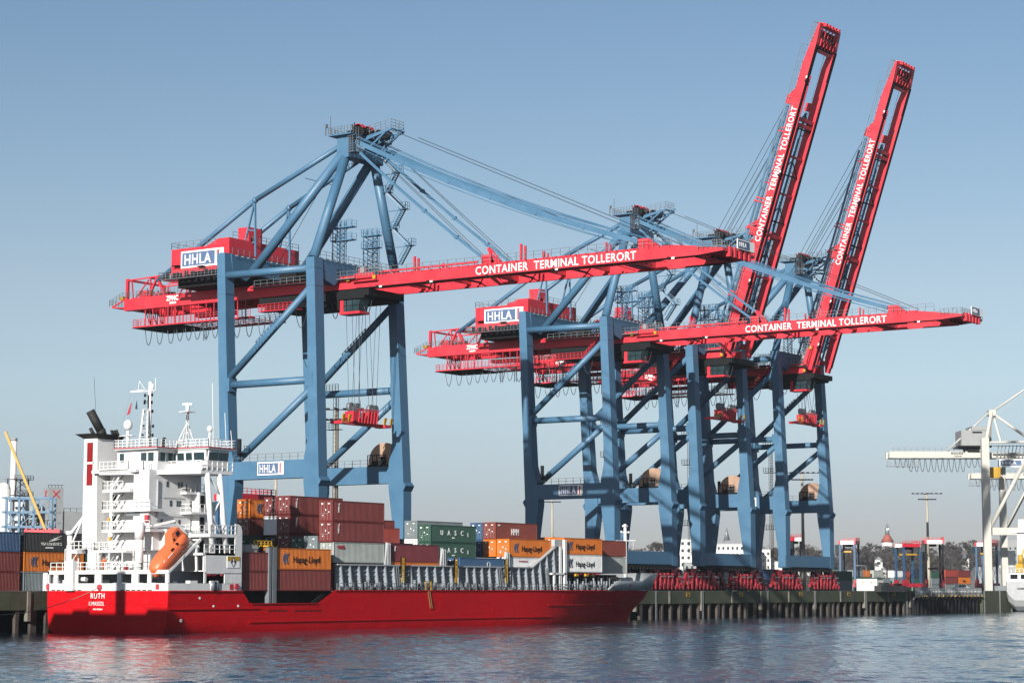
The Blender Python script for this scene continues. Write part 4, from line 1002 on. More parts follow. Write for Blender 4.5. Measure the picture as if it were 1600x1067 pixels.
# house levels
LVZ = [2.6, 5.25, 7.95, 10.6, 13.2, 15.7]
TX0, TX1, TY0, TY1 = 208.2, 218.4, 195.3, 207.2
mb = MB()
mb.box(TX0 + .1, TX1, TY0, 198.0, LVZ[2], 15.7)              # forward / starboard corner column
mb.box(TX0 + 1.9, TX1, 198.0, 204.0, 2.6, 15.7)             # recessed aft wall behind the stairs
mb.box(210.6, 220.2, 194.2, 206, 2.6, LVZ[2])
mb.box(TX0 + 1.0, TX1, TY0 + .01, 198.0, LVZ[1], LVZ[2])
HS = ship_part(mb, 'accommodation_block', WT)
mb = MB()
for i, z in enumerate(LVZ[1:5]):
    y0, y1 = (195.2, 202.9) if i != 0 else (198.5, 204.2)
    x0 = TX0 - .6
    if i in (1, 2): y0 = 194.4
    if i == 3: y0 = 198.1 - .0
    mb.box(x0, TX0 + 2.0, y0, y1, z - .35, z)
    mb.rail([(x0 + .05, y1, z), (x0 + .05, (199.3 if i == 3 else y0 + .1), z)], 1.1, .9, .04, 1)
    mb.rail([(x0 + .05, y1, z), (TX0 + 1.8, y1, z)], 1.1, .8, .04, 1)
for i, z in enumerate(LVZ[1:5]):
    # inclined stairs between decks
    zb_ = LVZ[i]; p = Vector((TX0 + .6, 202.2, zb_ if i else 2.6)); q = Vector((TX0 + .6, 200.2, z - .1))
    for dx in (-.35, .35): mb.beam(p + Vector((dx, 0, 0)), q + Vector((dx, 0, 0)), .07, .25); mb.beam(p + Vector((dx, 0, .95)), q + Vector((dx, 0, .95)), .05)
p = Vector((TX0 + .6, 202.2, 13.2)); q = Vector((TX0 + .6, 200.2, 15.6))
for dx in (-.35, .35): mb.beam(p + Vector((dx, 0, 0)), q + Vector((dx, 0, 0)), .07, .25); mb.beam(p + Vector((dx, 0, .95)), q + Vector((dx, 0, .95)), .05)
ship_part(mb, 'aft_platforms', WT, HS)
mb = MB()
for i in range(5):
    zb_ = [2.6, 5.25, 7.95, 10.6, 13.2][i]; z = [5.1, 7.8, 10.5, 13.1, 15.5][i]
    for k in range(11):
        f = (k + .5) / 11; mb.box(TX0 + .25, TX0 + .95, 202.2 - 2 * f - .1, 202.2 - 2 * f + .1, zb_ + (z - zb_) * f - .02, zb_ + (z - zb_) * f + .02)
ship_part(mb, 'stair_treads', 'dark', HS)
mb = MB()    # windows on the near side wall
for x, z, w_ in ((211.6, 13.6, .42), (213.8, 13.55, .36), (214.4, 13.55, .36), (212.3, 11.1, .4), (213.6, 11.1, .34), (214.1, 11.1, .34), (210.6, 8.6, .38), (214.0, 8.6, .38), (216.2, 11.1, .4), (216.4, 8.6, .4)):
    mb.box(x, x + w_, TY0 - .04, TY0 + .02, z - .05, z + .72)
ship_each(mb, 'side_window', 'glass', HS)
mb = MB(); mb.tube((209.8, TY0 - .12, 9.0), (209.8, TY0 - .12, 14.4), .13, 8)
mb.tube((209.9, TY0 - .05, 8.25), (214.6, TY0 - .05, 8.25), .06, 6)
for z in (12.3, 9.9, 7.3):
    for k in range(10): mb.path([(210.6 + k * .42, TY0 - .1, z), (210.8 + k * .42, TY0 - .14, z - .13), (211.02 + k * .42, TY0 - .1, z)], .03, 4)
ship_part(mb, 'wall_pipes', 'shiplight', HS)
mb = MB()
for i, z in enumerate((13.0, 10.35, 7.6)):
    mb.box(214.4, 218.0, 193.4 if i else 194.3, TY0, z - .3, z); mb.rail([(214.5, 193.5 if i else 194.4, z), (218, 193.5 if i else 194.4, z)], 1.05, .8, .04, 1); mb.rail([(214.5, 193.5 if i else 194.4, z), (214.5, TY0, z)], 1.05, .8, .04, 1)
mb.box(216.6, 218.4, 194.0, TY0, 2.6, 13.0)
ship_part(mb, 'side_balconies', WT, HS)
mb = MB()
for z in (11.4, 8.5, 5.5): mb.box(216.8, 217.6, 193.94, 194.0, z - .6, z + 1.2)
for z in (8.0, 10.9): mb.box(TX0 + 1.84, TX0 + 1.9, 202.8, 203.5, z, z + 1.8)
ship_each(mb, 'doorway', 'dark', HS)
mb = MB()
for y, z in ((204.0, 9.1), (203.7, 6.6)): mb.box(TX0 + 1.7, TX0 + 1.85, y - .2, y + .2, z, z + .5)
ship_each(mb, 'warning_sign', 'yellow', HS)
mb = MB(); mb.box(TX0 - .15, TX0 + .1, 195.2, 195.8, 8.9, 9.8); ship_part(mb, 'side_light', 'signred', HS)
mb = MB(); mb.box(TX0 + .0, TX0 + .12, 196.8, 199.2, 9.7, 10.1); mb.box(TX0 + 1.7, TX0 + 1.85, 197.2, 198.4, 8.9, 9.4); ship_each(mb, 'notice_board', 'greysteel', HS)
# decks on the near side and the logo plate
mb = MB()
mb.box(214.0, 219.0, YN + .0, 193.9, 7.0, 7.4); mb.rail([(216.2, YN + .05, 7.4), (219.3, YN + .05, 7.4)], 1.15, .9, .05, 1); mb.rail([(214, YN + .05, 7.4), (216.2, YN + .05, 7.4)], 1.15, 1.1, .05, 1)
mb.box(212.6, 219.0, YN + .0, 193.9, 4.6, 4.9); mb.rail([(213, YN + .05, 4.9), (219.0, YN + .05, 4.9)], 1.1, 1.0, .05, 1)
mb.box(213.0, 213.3, YN + .05, YN + .3, 2.6, 4.6); mb.box(216.8, 217.0, YN + .05, YN + .3, 2.6, 4.6)
ship_part(mb, 'side_decks', WT, HS)
lp = MB(); lp.box(217.4, 219.9, YN - .06, YN - .01, 3.0, 4.55); LPo = ship_part(lp, 'house_flag_board', 'letter', ST)
mb = MB(); mb.box(217.45, 219.85, YN - .08, YN - .062, 3.9, 4.5); ship_part(mb, 'board_band', 'yellow', LPo)
mb = MB(); mb.prism([(218.65, YN - .09, 3.05), (219.2, YN - .09, 3.75), (218.65, YN - .09, 4.45), (218.1, YN - .09, 3.75)], (0, .03, 0)); ship_part(mb, 'board_diamond', 'c_darkblue', LPo)
mb = MB(); mb.prism([(218.65, YN - .10, 3.2), (218.9, YN - .10, 3.55), (218.65, YN - .10, 3.9), (218.4, YN - .10, 3.55)], (0, .02, 0)); mb.prism([(218.5, YN - .1, 3.95), (218.8, YN - .1, 3.95), (218.65, YN - .1, 4.25)], (0, .02, 0)); ship_part(mb, 'board_mark', 'letter', LPo)
mb = MB()     # slanting legs under the bridge wing
for (xa, xb) in ((213.9, 215.0), (216.3, 217.7)): mb.tube((xa, YN + .6, 15.3), (xb, YN + .4, 5.0), .38, 12)
mb.tube((214.3, YN + .55, 14.8), (216.8, YN + .5, 12.2), .13, 8); mb.tube((216.8, YN + .5, 12.2), (214.8, YN + .5, 9.6), .13, 8); mb.tube((214.8, YN + .5, 9.6), (217.4, YN + .45, 6.6), .13, 8)
ship_part(mb, 'wing_supports', WT, HS)
# bridge
mb = MB()
mb.box(207.6, 217.6, 197.0, 205.0, 15.4, 15.8)
mb.prism([(208.6, 197.4, 15.1), (212.6, YN + .5, 15.2), (218.6, YN + .3, 15.25), (219.2, 206, 15.2), (212.7, 206, 15.2), (212.7, 203.6, 15.2), (207.6, 203.6, 15.2), (207.6, 198.5, 15.1)][::-1], (0, 0, .55))
mb.prism([(212.55, YN + .45, 15.7), (212.8, YN + .45, 15.7), (212.8, 196.3, 15.7), (212.55, 196.3, 15.7)][::-1], (0, 0, .95))
mb.box(207.6, 207.75, 198.4, 203.6, 15.7, 16.0); mb.rail([(207.7, 203.6, 15.75), (207.7, 198.4, 15.75), (209.0, 197.0, 15.75), (212.6, 196.2, 15.75)], 1.15, .8, .045, 1)
mb.rail([(212.6, YN + .45, 16.6), (212.6, 196.3, 16.6)], .35, .9, .05, 0); mb.rail([(212.7, YN + .4, 15.75), (218.6, YN + .3, 15.75)], 1.2, 1.0, .055, 1)
BR = ship_part(mb, 'bridge_deck', WT)
def wall(name, pts, zb, zt_, out, parent, wins, m_=WT):
    # pts: two plan points; outward lean of the top by 'out'; wins: fractions along the wall
    a = Vector((*pts[0], 0)); b = Vector((*pts[1], 0)); d = (b - a).normalized(); n = Vector((d.y, -d.x, 0))
    f = lambda t, z: a.lerp(b, t) + n * (out * (z - zb) / (zt_ - zb)) + Vector((0, 0, z))
    mb = MB(); th = n * -.15
    mb.quadbox([f(0, zb), f(1, zb), f(1, zb) + th, f(0, zb) + th, f(0, zt_), f(1, zt_), f(1, zt_) + th, f(0, zt_) + th])
    o = ship_part(mb, name, m_, parent)
    zw0, zw1 = zb + (zt_ - zb) * .44, zb + (zt_ - zb) * .86
    for t0, t1 in wins:
        w = MB(); e = n * .035
        w.quadbox([f(t0, zw0) + e, f(t1, zw0) + e, f(t1, zw0), f(t0, zw0), f(t0, zw1) + e, f(t1, zw1) + e, f(t1, zw1), f(t0, zw1)])
        ship_part(w, 'bridge_window', 'glass', o)
    return o
WX, WXE, WB, WTp = 214.3, 218.3, 15.75, 18.5
WH = ship_part(MB().box(210.6, 219.2, 196.2, 203.1, 15.8, 18.45), 'wheelhouse', WT)
ship_part(MB().box(214.5, 218.2, YN + 1.0, 197, 15.75, 18.45), 'wing_core', WT, WH)
wall('aft_wall', ((210.55, 203.2), (210.55, 196.1)), WB, WTp, .0, WH, [(.06, .17), (.60, .74), (.78, .92)])
wall('inner_side_wall', ((210.6, 196.1), (214.3, 196.1)), WB, WTp, .12, WH, [(.04, .38), (.44, .78), (.82, .98)])
wall('wing_aft_wall', ((214.3, 196.1), (214.3, YN + 1.0)), WB, WTp, .25, WH, [(.06, .28), (.34, .54), (.6, .94)])
wall('wing_end_wall', ((214.3, YN + 1.0), (218.3, YN + 1.0)), WB, WTp, .35, WH, [(.03, .47), (.5, .97)])
mb = MB(); mb.box(213.9, 214.5, 196.05, 197.5, 15.8, 17.9); ship_part(mb, 'wing_door', 'glass', WH)
mb = MB()
roof = [(209.9, 203.2), (219.6, 203.2), (219.3, YN + .4), (213.9, YN + .4), (213.9, 195.5), (209.9, 195.5)]
mb.prism([(a, b, 18.5) for a, b in roof], (0, 0, .22)); RF = ship_part(mb, 'bridge_roof', 'shiplight', WH)
mb = MB(); rr = roof + roof[:1]
for a, b in zip(rr[:-1], rr[1:]): mb.beam((a[0], a[1], 18.76), (b[0], b[1], 18.76), .14, .12)
ship_part(mb, 'roof_red_edge', 'signred', RF)
mb = MB(); mb.rail([(a, b, 18.7) for a, b in rr], 1.15, .8, .04, 2); ship_part(mb, 'monkey_island_railing', WT, RF)
mb = MB()
mb.tube((211.6, 202.4, 18.7), (211.6, 202.4, 21.2), .22, 8); mb.ball((211.6, 202.4, 22.0), .62, 12, 8, 1.15); mb.box(211.2, 212, 201.2, 203.6, 20.5, 20.6)
mb.tube((216.9, 192.6, 18.7), (216.9, 192.6, 21.0), .15, 8); mb.ball((216.9, 192.6, 21.4), .42, 10, 7, 1.1)
mb.tube((214.4, 196.2, 19.4), (214.9, 195.6, 19.5), .42, 12); mb.tube((214.5, 196.1, 18.7), (214.5, 196.1, 19.4), .08, 6)
ship_part(mb, 'satellite_domes', WT, RF)
mb = MB(); mb.tube((212.9, 197.2, 18.8), (213.0, 197.1, 20.2), .25, 10); mb.tube((214.91, 195.58, 19.5), (214.97, 195.51, 19.51), .36, 12); ship_part(mb, 'searchlight', 'dark', RF)
# main mast and radar mast
mb = MB()
for dx, dy in ((-.45, -.35), (-.45, .5), (.45, 0)):
    mb.tube((213.0 + dx * 1.5, 200.2 + dy * 1.8, 18.7), (213.0 + dx * .7, 200.2 + dy * .9, 24.0), .13, 7)
for k in range(9): z = 19.2 + k * .6; mb.path([(212.4, 199.8, z), (213.5, 200.2, z + .3), (212.4, 200.8, z)], .05, 4)
mb.tube((213.2, 200.0, 18.7), (213.2, 200.0, 27.8), .24, 8); mb.beam((213.2, 203.6, 26.6), (213.2, 199.2, 26.6), .14); mb.beam((213.2, 203.4, 26.7), (213.2, 201.2, 26.8), .08)
mb.beam((213.2, 202.2, 26.6), (213.2, 202.0, 28.0), .08); mb.beam((213.2, 202.0, 28.0), (213.2, 200.9, 26.8), .06); mb.tube((213.2, 199.6, 26.6), (213.2, 199.6, 27.5), .2, 8); mb.tube((213.2, 199.1, 26.6), (213.2, 199.1, 28.3), .04, 4)
MM = ship_part(mb, 'main_mast', WT)
mb = MB(); random.seed(5)
for z in (20.4, 21.6, 22.8, 23.6, 24.8, 25.0, 25.8):
    for s_ in (-1, 1):
        if random.random() < .85: y = 200.2 + s_ * random.uniform(.6, .95); mb.box(213.0, 213.2, y - .09, y + .09, z, z + .42); mb.beam((213.1, 200.1, z + .2), (213.1, y, z + .2), .06)
mb.box(212.95, 213.25, 199.95, 200.2, 24.2, 26.0); ship_part(mb, 'mast_lights', 'dark', MM)
mb = MB(); mb.tube((216.0, 195.8, 18.7), (216.0, 195.8, 24.0), .2, 8)
for dx, dy in ((-1.4, .9), (1.2, -.6), (.2, 1.4)): mb.tube((216 + dx, 195.8 + dy, 18.7), (216, 195.8, 22.4), .08, 6)
mb.box(215.2, 216.8, 195.0, 196.6, 23.7, 23.8); mb.tube((216, 195.8, 23.8), (216, 195.8, 24.6), .28, 8); mb.beam((215.8, 196.5, 24.8), (216.2, 195.1, 24.8), .2, .24)
for z in (20, 21.2, 22.4, 22.6): mb.ladder((215.8, 195.6, z), (215.8, 195.6, z + 1), .4)
ship_part(mb, 'radar_mast', WT)
for x, y, z0, z1 in ((217.0, 192.0, 18.7, 27.5), (218.0, 190.6, 18.7, 23.5), (218.9, 190.3, 18.7, 21.2)):
    ship_part(MB().tube((x, y, z0), (x - .25, y + .15, z1), .045, 5), 'whip_antenna', WT)
fm = MB(); 
fm.prism([(213.2, 203.35, 25.2), (213.2, 203.7, 23.7), (213.2, 204.2, 23.5), (213.2, 203.7, 24.7)], (.06, 0, 0)); ship_part(fm, 'red_courtesy_flag', 'signred', MM)
fm = MB(); fm.prism([(213.2, 202.45, 25.4), (213.2, 202.7, 24.3), (213.2, 202.3, 24.2)], (.06, 0, 0)); ship_part(fm, 'small_blue_flag', 'navy', MM)
mb = MB(); mb.tube((213.2, 203.5, 26.5), (211.5, 204.5, 18.8), .025, 4); mb.tube((213.2, 202.6, 26.5), (211.5, 203.6, 18.8), .025, 4); ship_part(mb, 'halyards', 'greysteel', MM)
# funnel
FX0, FX1, FY0, FY1 = 208.3, 212.6, 204.5, 207.15
mb = MB(); mb.quadbox([(FX0, FY0, 5.5), (FX1, FY0, 5.5), (FX1, FY1, 5.5), (FX0, FY1, 5.5), (FX0, FY0 + .25, 20.1), (FX1, FY0 + .2, 20.1), (FX1, FY1, 20.1), (FX0, FY1, 20.1)])
mb.tube((209.4, 205.8, 2.6), (209.4, 205.8, 5.5), 1.0, 20)
FU = ship_part(mb, 'funnel', WT)
for z0, z1 in ((17.0, 19.6), (13.9, 16.75)):
    ship_part(MB().box(FX0 - .05, FX0 - .005, 205.45, 206.55, z0, z1), 'funnel_band', 'funnelred', FU)
mb = MB(); mb.box(FX0 - .03, FX0 - .006, 205.3, 206.7, 16.74, 17.0); mb.box(FX0 - .03, FX0 - .006, 205.3, 205.45, 13.9, 19.6); ship_part(mb, 'band_border', 'letter', FU)
mb = MB(); mb.quadbox([(FX0, FY0, 20.1), (FX1 + .3, FY0 + .1, 20.1), (FX1 + .3, FY1, 20.1), (FX0, FY1, 20.1), (FX0 - .9, FY0 - .3, 20.75), (FX1 + .5, FY0 - .3, 20.75), (FX1 + .5, FY1 + .9, 20.75), (FX0 - .9, FY1 + .9, 20.75)])
ship_part(mb, 'funnel_cap', 'black', FU)
mb = MB(); mb.tube((210.0, 205.5, 20.6), (209.9, 205.75, 21.4), .62, 16); mb.tube((209.9, 205.7, 21.2), (208.7, 206.6, 23.9), .6, 16); mb.tube((210.2, 207.2, 20.7), (209.8, 207.6, 21.7), .25, 10)
for k in range(3): mb.tube((211.4 + k * .5, 204.9, 20.7), (211.2 + k * .5, 205.1, 21.4 + (k == 2) * .1), .18, 8)
ship_part(mb, 'exhaust_pipes', 'black', FU)
ship_part(MB().tube((209.4, 206.2, 23.4), (209.2, 206.5, 28.5), .03, 4), 'whip_antenna', 'dark', FU)
mb = MB(); mb.box(207.4, 209, 207.2, 208.6, 4.9, 5.4); mb.rail([(207.5, 208.6, 5.4), (207.5, 204.4, 5.4)], 1.1, .9, .045, 1); mb.tube((208.6, 206.0, 5.3), (208.6, 206, 5.5), .3, 8)
mb.tube((207.3, 207.0, 4.9), (207.3, 209.0, 2.7), .06, 5); ship_part(mb, 'funnel_platform', WT, FU)
# store crane and posts
mb = MB(); mb.tube((208.2, 209.3, 2.6), (208.2, 209.3, 6.0), .42, 14); mb.tube((208.2, 209.3, 6.0), (208.2, 209.3, 7.4), .36, 14); mb.tube((208.1, 209.3, 7.4), (208.1, 209.3, 7.9), .5, 12)
SC = ship_part(mb, 'provision_crane', WT); mb = MB(); mb.beam((208.2, 209.0, 7.7), (209.2, 205.9, 11.6), .35, .3); mb.tube((208.2, 208.9, 6.2), (208.6, 207.6, 9.2), .14, 8); ship_part(mb, 'crane_jib', WT, SC)
mb = MB(); mb.tube((207.0, 195.6, 2.6), (207.0, 195.6, 6.6), .55, 18); mb.tube((207.0, 195.6, 6.6), (207.0, 195.6, 8.7), .62, 18); SC2 = ship_part(mb, 'hose_crane_post', WT)
mb = MB(); mb.beam((207.1, 195.5, 8.0), (211.5, 193.6, 9.1), .3); mb.beam((211.5, 193.6, 9.1), (213.5, 193.4, 7.4), .2); ship_part(mb, 'crane_jib', WT, SC2)
mb = MB(); mb.rail([(206.8, 203, 2.62), (206.8, 196, 2.62)], 2.6, 2.2, .07, 0)
for k in range(4): mb.tube((207.3 + k * .4, 199.3 - k * .3, 2.6), (207.3 + k * .4, 199.3 - k * .3, 3.5), .22, 8)
ship_part(mb, 'poop_fittings', WT)
mb = MB(); mb.box(207.1, 207.5, 197.9, 198.7, 2.7, 3.2); ship_part(mb, 'fire_boxes', 'signred')
mb = MB(); mb.box(214.3, 215.4, YN + 1.2, YN + 1.4, 2.7, 4.0); ship_part(mb, 'blue_notice_board', 'c_blue')
mb = MB(); mb.tube((216.0, YN + 1.5, 2.6), (216.2, YN + 1.4, 5.0), .4, 12); mb.tube((216.3, YN + 1.4, 4.8), (215.4, YN + 1.2, 3.4), .35, 12); mb.ball((215.6, YN + 1.2, 3.1), .5, 10, 6); ship_part(mb, 'side_davit', WT)
mb = MB(); mb.tube((215.5, YN + .05, 7.0), (215.5, YN + .05, 5.0), .25, 8)
# lifeboat launch ramp
rm = MB()
for y in (191.2, 193.4): rm.beam((207.2, y, 1.9), (213.9, y, 6.7), .22, .34)
rm.beam((206.9, 190.6, 2.2), (206.9, 190.6, 0.9), .3); rm.beam((210.3, 191.2, 4.0), (210.8, 191.4, 2.6), .3); rm.beam((213.0, 191.2, 5.9), (213.2, 191.2, 2.6), .26); rm.beam((207.2, 191.2, 1.95), (207.2, 193.4, 1.95), .22); rm.beam((213.7, 191.2, 6.6), (213.7, 193.4, 6.6), .22)
rm.box(207, 213, 193.7, 193.9, 1.6, 2.6)
ship_part(rm, 'lifeboat_ramp', WT)

# free-fall lifeboat: its own thing, resting on the ramp
LB = thing('lifeboat', 'orange enclosed free-fall lifeboat tilted bow down on the stern ramp', 'lifeboat', (209.0, 192.3, 4.75))
ang = math.radians(38)
sec = [(-4.1, .35, .05, -.75, .1), (-3.7, .85, .6, -1.05, .45), (-2.8, 1.2, 1.1, -1.25, .75), (-1.2, 1.35, 1.35, -1.3, .9), (.4, 1.3, 1.45, -1.25, .9), (2.0, 1.3, 1.4, -1.2, 1.0), (3.2, 1.15, 1.25, -1.05, 1.0), (3.75, .95, 1.0, -.85, .85)]
mb = MB(); n = 16; rows = []
for x, hw, _, zb_, zt2 in sec:
    r = []
    for i in range(n):
        t = 2 * math.pi * i / n; cx_, cz_ = math.cos(t), math.sin(t)
        y = hw * (abs(cx_) ** .8) * (1 if cx_ > 0 else -1); z = (zt2 if cz_ > 0 else -zb_) * (abs(cz_) ** .8) * (1 if cz_ > 0 else -1)
        r.append(len(mb.v)); mb.v.append((x, y, z))
    rows.append(r)
for a, b in zip(rows[:-1], rows[1:]):
    for i in range(n): mb.face((a[i], b[i], b[(i + 1) % n], a[(i + 1) % n]), True)
mb.face(rows[0]); mb.face(rows[-1][::-1])
o1 = mb.build('boat_hull', 'orange', LB)
mb = MB(); mb.quadbox([(.8, -.75, .8), (3.6, -.75, .8), (3.6, .75, .8), (.8, .75, .8), (1.6, -.6, 1.9), (3.1, -.6, 1.9), (3.1, .6, 1.9), (1.6, .6, 1.9)])
o2 = mb.build('cockpit', 'orange', LB)
mb = MB(); mb.quadbox([(2.1, -.79, 1.15), (2.9, -.76, 1.15), (2.9, -.5, 1.15), (2.1, -.5, 1.15), (2.2, -.69, 1.6), (2.85, -.68, 1.6), (2.85, -.5, 1.6), (2.2, -.5, 1.6)]); mb.tube((1.35, -.8, 1.15), (1.35, -.6, 1.2), .16, 8); mb.box(-.4, .2, -1.2, -1.0, .55, .72); mb.box(1.0, 1.3, -1.2, -.9, .5, .8)
o3 = mb.build('windows', 'dark', LB)
mb = MB(); mb.path([(3.3, -1.24, -.6), (1.0, -1.38, -.2), (.6, -1.38, -.7)], .03, 4); mb.path([(3.3, -1.2, .5), (2.2, -1.34, .1), (1.2, -1.36, .4)], .03, 4); o4 = mb.build('grab_lines', 'dark', LB)
mb = MB(); mb.box(-2.6, -2.0, -1.16, -1.05, .2, .42); mb.box(-1.6, -.4, -1.31, -1.2, .35, .42); mb.box(-2.7, -2.3, -1.1, -.98, -.62, -.45); o5 = mb.build('hull_markings', 'letter', LB)
for o in (o1, o2, o3, o4, o5): o.rotation_euler = (0, -ang, 0); o.scale = (.92, 1.0, 1.12)

# ------------------------------------------------------------------ containers
_cm = {}
GZ0 = -.16
def cont_mesh(L, H):
    if (L, H) in _cm: return _cm[(L, H)]
    Wd = 2.44; mb = MB(); e = .09
    # frame posts and rails
    for x in (0, L - .15):
        for y in (0, Wd - .15): mb.box(x, x + .15, y, y + .15, 0, H)
    for y in (0, Wd - .1):
        mb.box(.15, L - .15, y, y + .1, 0, .16); mb.box(.15, L - .15, y, y + .1, H - .12, H)
    for x in (0, L - .1): mb.box(x + .001, x + .099, .15, Wd - .15, .0, .16); mb.box(x + .001, x + .099, .15, Wd - .15, H - .12, H)
    # corrugated long walls
    n = int((L - .3) / .278); st = (L - .3) / n
    for y, s in ((.02, 1), (Wd - .02, -1)):
        pts = []
        for i in range(n): x = .15 + i * st; pts += [(x, 0), (x + st * .27, 0), (x + st * .42, .05), (x + st * .83, .05), (x + st, 0)][:4]
        pts.append((L - .15, 0)); k = len(mb.v)
        for x, d in pts: mb.v.append((x, y + s * d, .14)); mb.v.append((x, y + s * d, H - .1))
        for i in range(len(pts) - 1):
            q = (k + 2 * i, k + 2 * i + 2, k + 2 * i + 3, k + 2 * i + 1); mb.face(q if s > 0 else q[::-1])
    mb.box(.1, L - .1, .1, Wd - .1, H - .1, H - .03); mb.box(.1, L - .1, .1, Wd - .1, .05, .12); mb.box(L - .08, L - .05, .15, Wd - .15, .1, H - .1); mb.box(.07, .1, .15, Wd - .15, .1, H - .1)
    body = mb.mesh('walls'); body.materials.append(M['c_maroon'])
    mb = MB(); mb.box(.03, .06, .15, Wd / 2 - .01, .16, H - .12); mb.box(.03, .06, Wd / 2 + .01, Wd - .15, .16, H - .12)
    for k in range(4):
        z = .35 + k * (H - .6) / 3.4
        mb.box(.015, .03, .2, Wd - .2, z, z + .08)
    door = mb.mesh('door'); door.materials.append(M['c_maroon'])
    mb = MB()
    for y in (.38, .9, 1.52, 2.04): mb.beam((-.015, y, .2), (-.015, y, H - .16), .045); [mb.box(-.05, .015, y - .06, y + .06, z, z + .07) for z in (.3, H * .35, H * .62, H - .35)]
    for y in (.9, 1.52): mb.box(-.04, .0, y, y + .35, H * .36, H * .36 + .07)
    bars = mb.mesh('locking_bars'); bars.materials.append(M['silver'])
    mb = MB()
    for y, z, a, b in ((1.75, H - .55, .3, .2), (.55, H - .5, .35, .12), (1.2, H * .5, .12, .25), (.6, H * .42, .2, .12), (1.7, H * .25, .15, .12)): mb.box(.0, .012, y, y + a, z, z + b)
    mks = mb.mesh('placards'); mks.materials.append(M['letter'])
    _cm[(L, H)] = (body, door, bars, mks); return _cm[(L, H)]
HC, SD = 2.88, 2.62
def container(x, y, z, c, label, L=12.16, H=HC, marks=None, door=True, grp=None, cat='container', rz=0):
    T = thing('container', label, 'container', (x, y, z), rz, grp)
    b, d, bars, mk = cont_mesh(L, H)
    def put(me, nm, par, m=None):
        o = bpy.data.objects.new(nm, me); COL.objects.link(o); o.parent = par
        if m: o.material_slots[0].link = 'OBJECT'; o.material_slots[0].material = M['c_' + m]
        return o
    W_ = put(b, 'walls', T, c)
    if door:
        D = put(d, 'door', T, c); put(bars, 'locking_bars', D); put(mk, 'placards', D)
    for (body, sz, m, px, pz, face, kw) in (marks or []):
        text('lettering', body, sz, m, W_, (px, -.02, pz), face, **kw)
    return T
def mk_hapag(L=12.16, H=HC, col='signblue'):
    return [('Hapag-Lloyd', 1.3, 'dark' if col != 'navy' else 'navy', 3.45, H * .33, 'side', dict(bold=-.004, sx=.92))]
def emblem(T, m, H, x=1.35, s=1.0):
    # the slanting double-stroke mark beside the lettering
    W_ = [c for c in COL.objects if c.parent == T and c.name.startswith('walls')][0]
    for k, dx in enumerate((0, .62)):
        mb = MB(); P = [(.25, 0), (.6, 0), (.28, .8), (.75, 1.45), (.42, 1.45), (.0, .95), (.0, .6)]
        mb.prism([(x + dx + a * .9, -.03, H * .27 + b * .95 * s) for a, b in P][::-1], (0, .02, 0)); mb.build('emblem', m, W_)
tri = lambda H: [('Triton', .52, 'letter', 1.25, H - .35, 'side', dict(bold=.01, roll=-math.pi / 2))]
G1 = 'containers stacked on the ship'
R0, R1, R2, R3, R4, R5, R6 = 190.2, 193.68, 196.18, 198.7, 201.2, 203.7, 206.2
RC = 191.2
def C(*a, **k): return container(*a, grp=G1, **k)
C(220.75, R0, .0, 'maroon', 'dark red short container at the foot of the stack right behind the white superstructure', L=6.06, H=2.55)
C(220.75, R0, 2.58, 'maroon', 'dark red short container, upper of the pair right behind the white superstructure', L=6.06, H=2.55)
C(228.15, R0, .0, 'maroon', 'dark red long container on deck beneath the orange one with dark lettering', L=11.9)
t = C(228.15, R0, 2.9, 'orange', 'orange long container with dark lettering on top of the stack beside the grey deck post', L=11.9, marks=mk_hapag()); emblem(t, 'signblue', HC)
C(241.95, RC, 3.98, 'silver', 'silver grey container with a small red mark under two dark red containers', L=11.9, marks=[('OOCL', .55, 'signred', .9, 2.0, 'side', dict(bold=.06))])
C(241.6, RC, 6.92, 'maroon', 'dark red container between the silver container and the topmost dark red one', marks=tri(HC))
C(241.6, RC, 9.85, 'maroon', 'dark red container topmost on the stack over the silver container', marks=tri(HC))
C(255.5, RC, 4.22, 'purple', 'purplish red container lying alone on the hatch behind the grey coaming', L=12.0, H=2.62, marks=[('Tex', .45, 'letter', .8, 2.3, 'side', dict(roll=-math.pi / 2))])
C(255.5, RC, 3.9 - 2.33, 'orange', 'orange container whose upper edge shows under the purplish red container', L=12.0, H=2.62)
C(273.2, RC, 2.42, 'blue', 'blue container with a white round mark half hidden by the coaming', H=2.62, L=12.1, marks=[('O', 1.3, 'letter', 7.2, 1.2, 'side', dict(bold=-.02))])
C(286.8, RC, 2.67, 'white', 'white container with red lettering below the orange container by the coaming slope', H=2.62, marks=[('YANG MING', .95, 'signred', 5.5, .55, 'side', dict(bold=.03)), ('www.yangming.com', .34, 'signred', 2.6, 1.95, 'side', dict(bold=.0))])
t = C(286.8, RC, 5.33, 'orange', 'orange container with dark lettering left of the white cell guide post', marks=mk_hapag()); emblem(t, 'signblue', HC)
t = C(301.6, R0, 3.05, 'white', 'white container with dark blue lettering near the bow', L=11.95, marks=mk_hapag()); emblem(t, 'navy', HC)
t = C(301.6, R0, 5.95, 'orange', 'orange container with dark lettering on top of the white one near the bow', L=11.95, H=2.7, marks=mk_hapag()); emblem(t, 'signblue', 2.7)
C(313.9, 192.9, 2.95, 'silver', 'pale grey container crossed by a slanting shadow, foremost at the bow', H=2.85)
C(313.9, 192.9, 5.85, 'brown', 'brown red container on top of the pale grey one at the bow', H=2.75)
C(302.4, 193.0, 5.95, 'orange', 'orange container whose door end shows above the white cell guide post', H=2.85)
C(302.4, 193.0, 3.05, 'white', 'white container whose door end shows behind the white cell guide post', H=2.85)
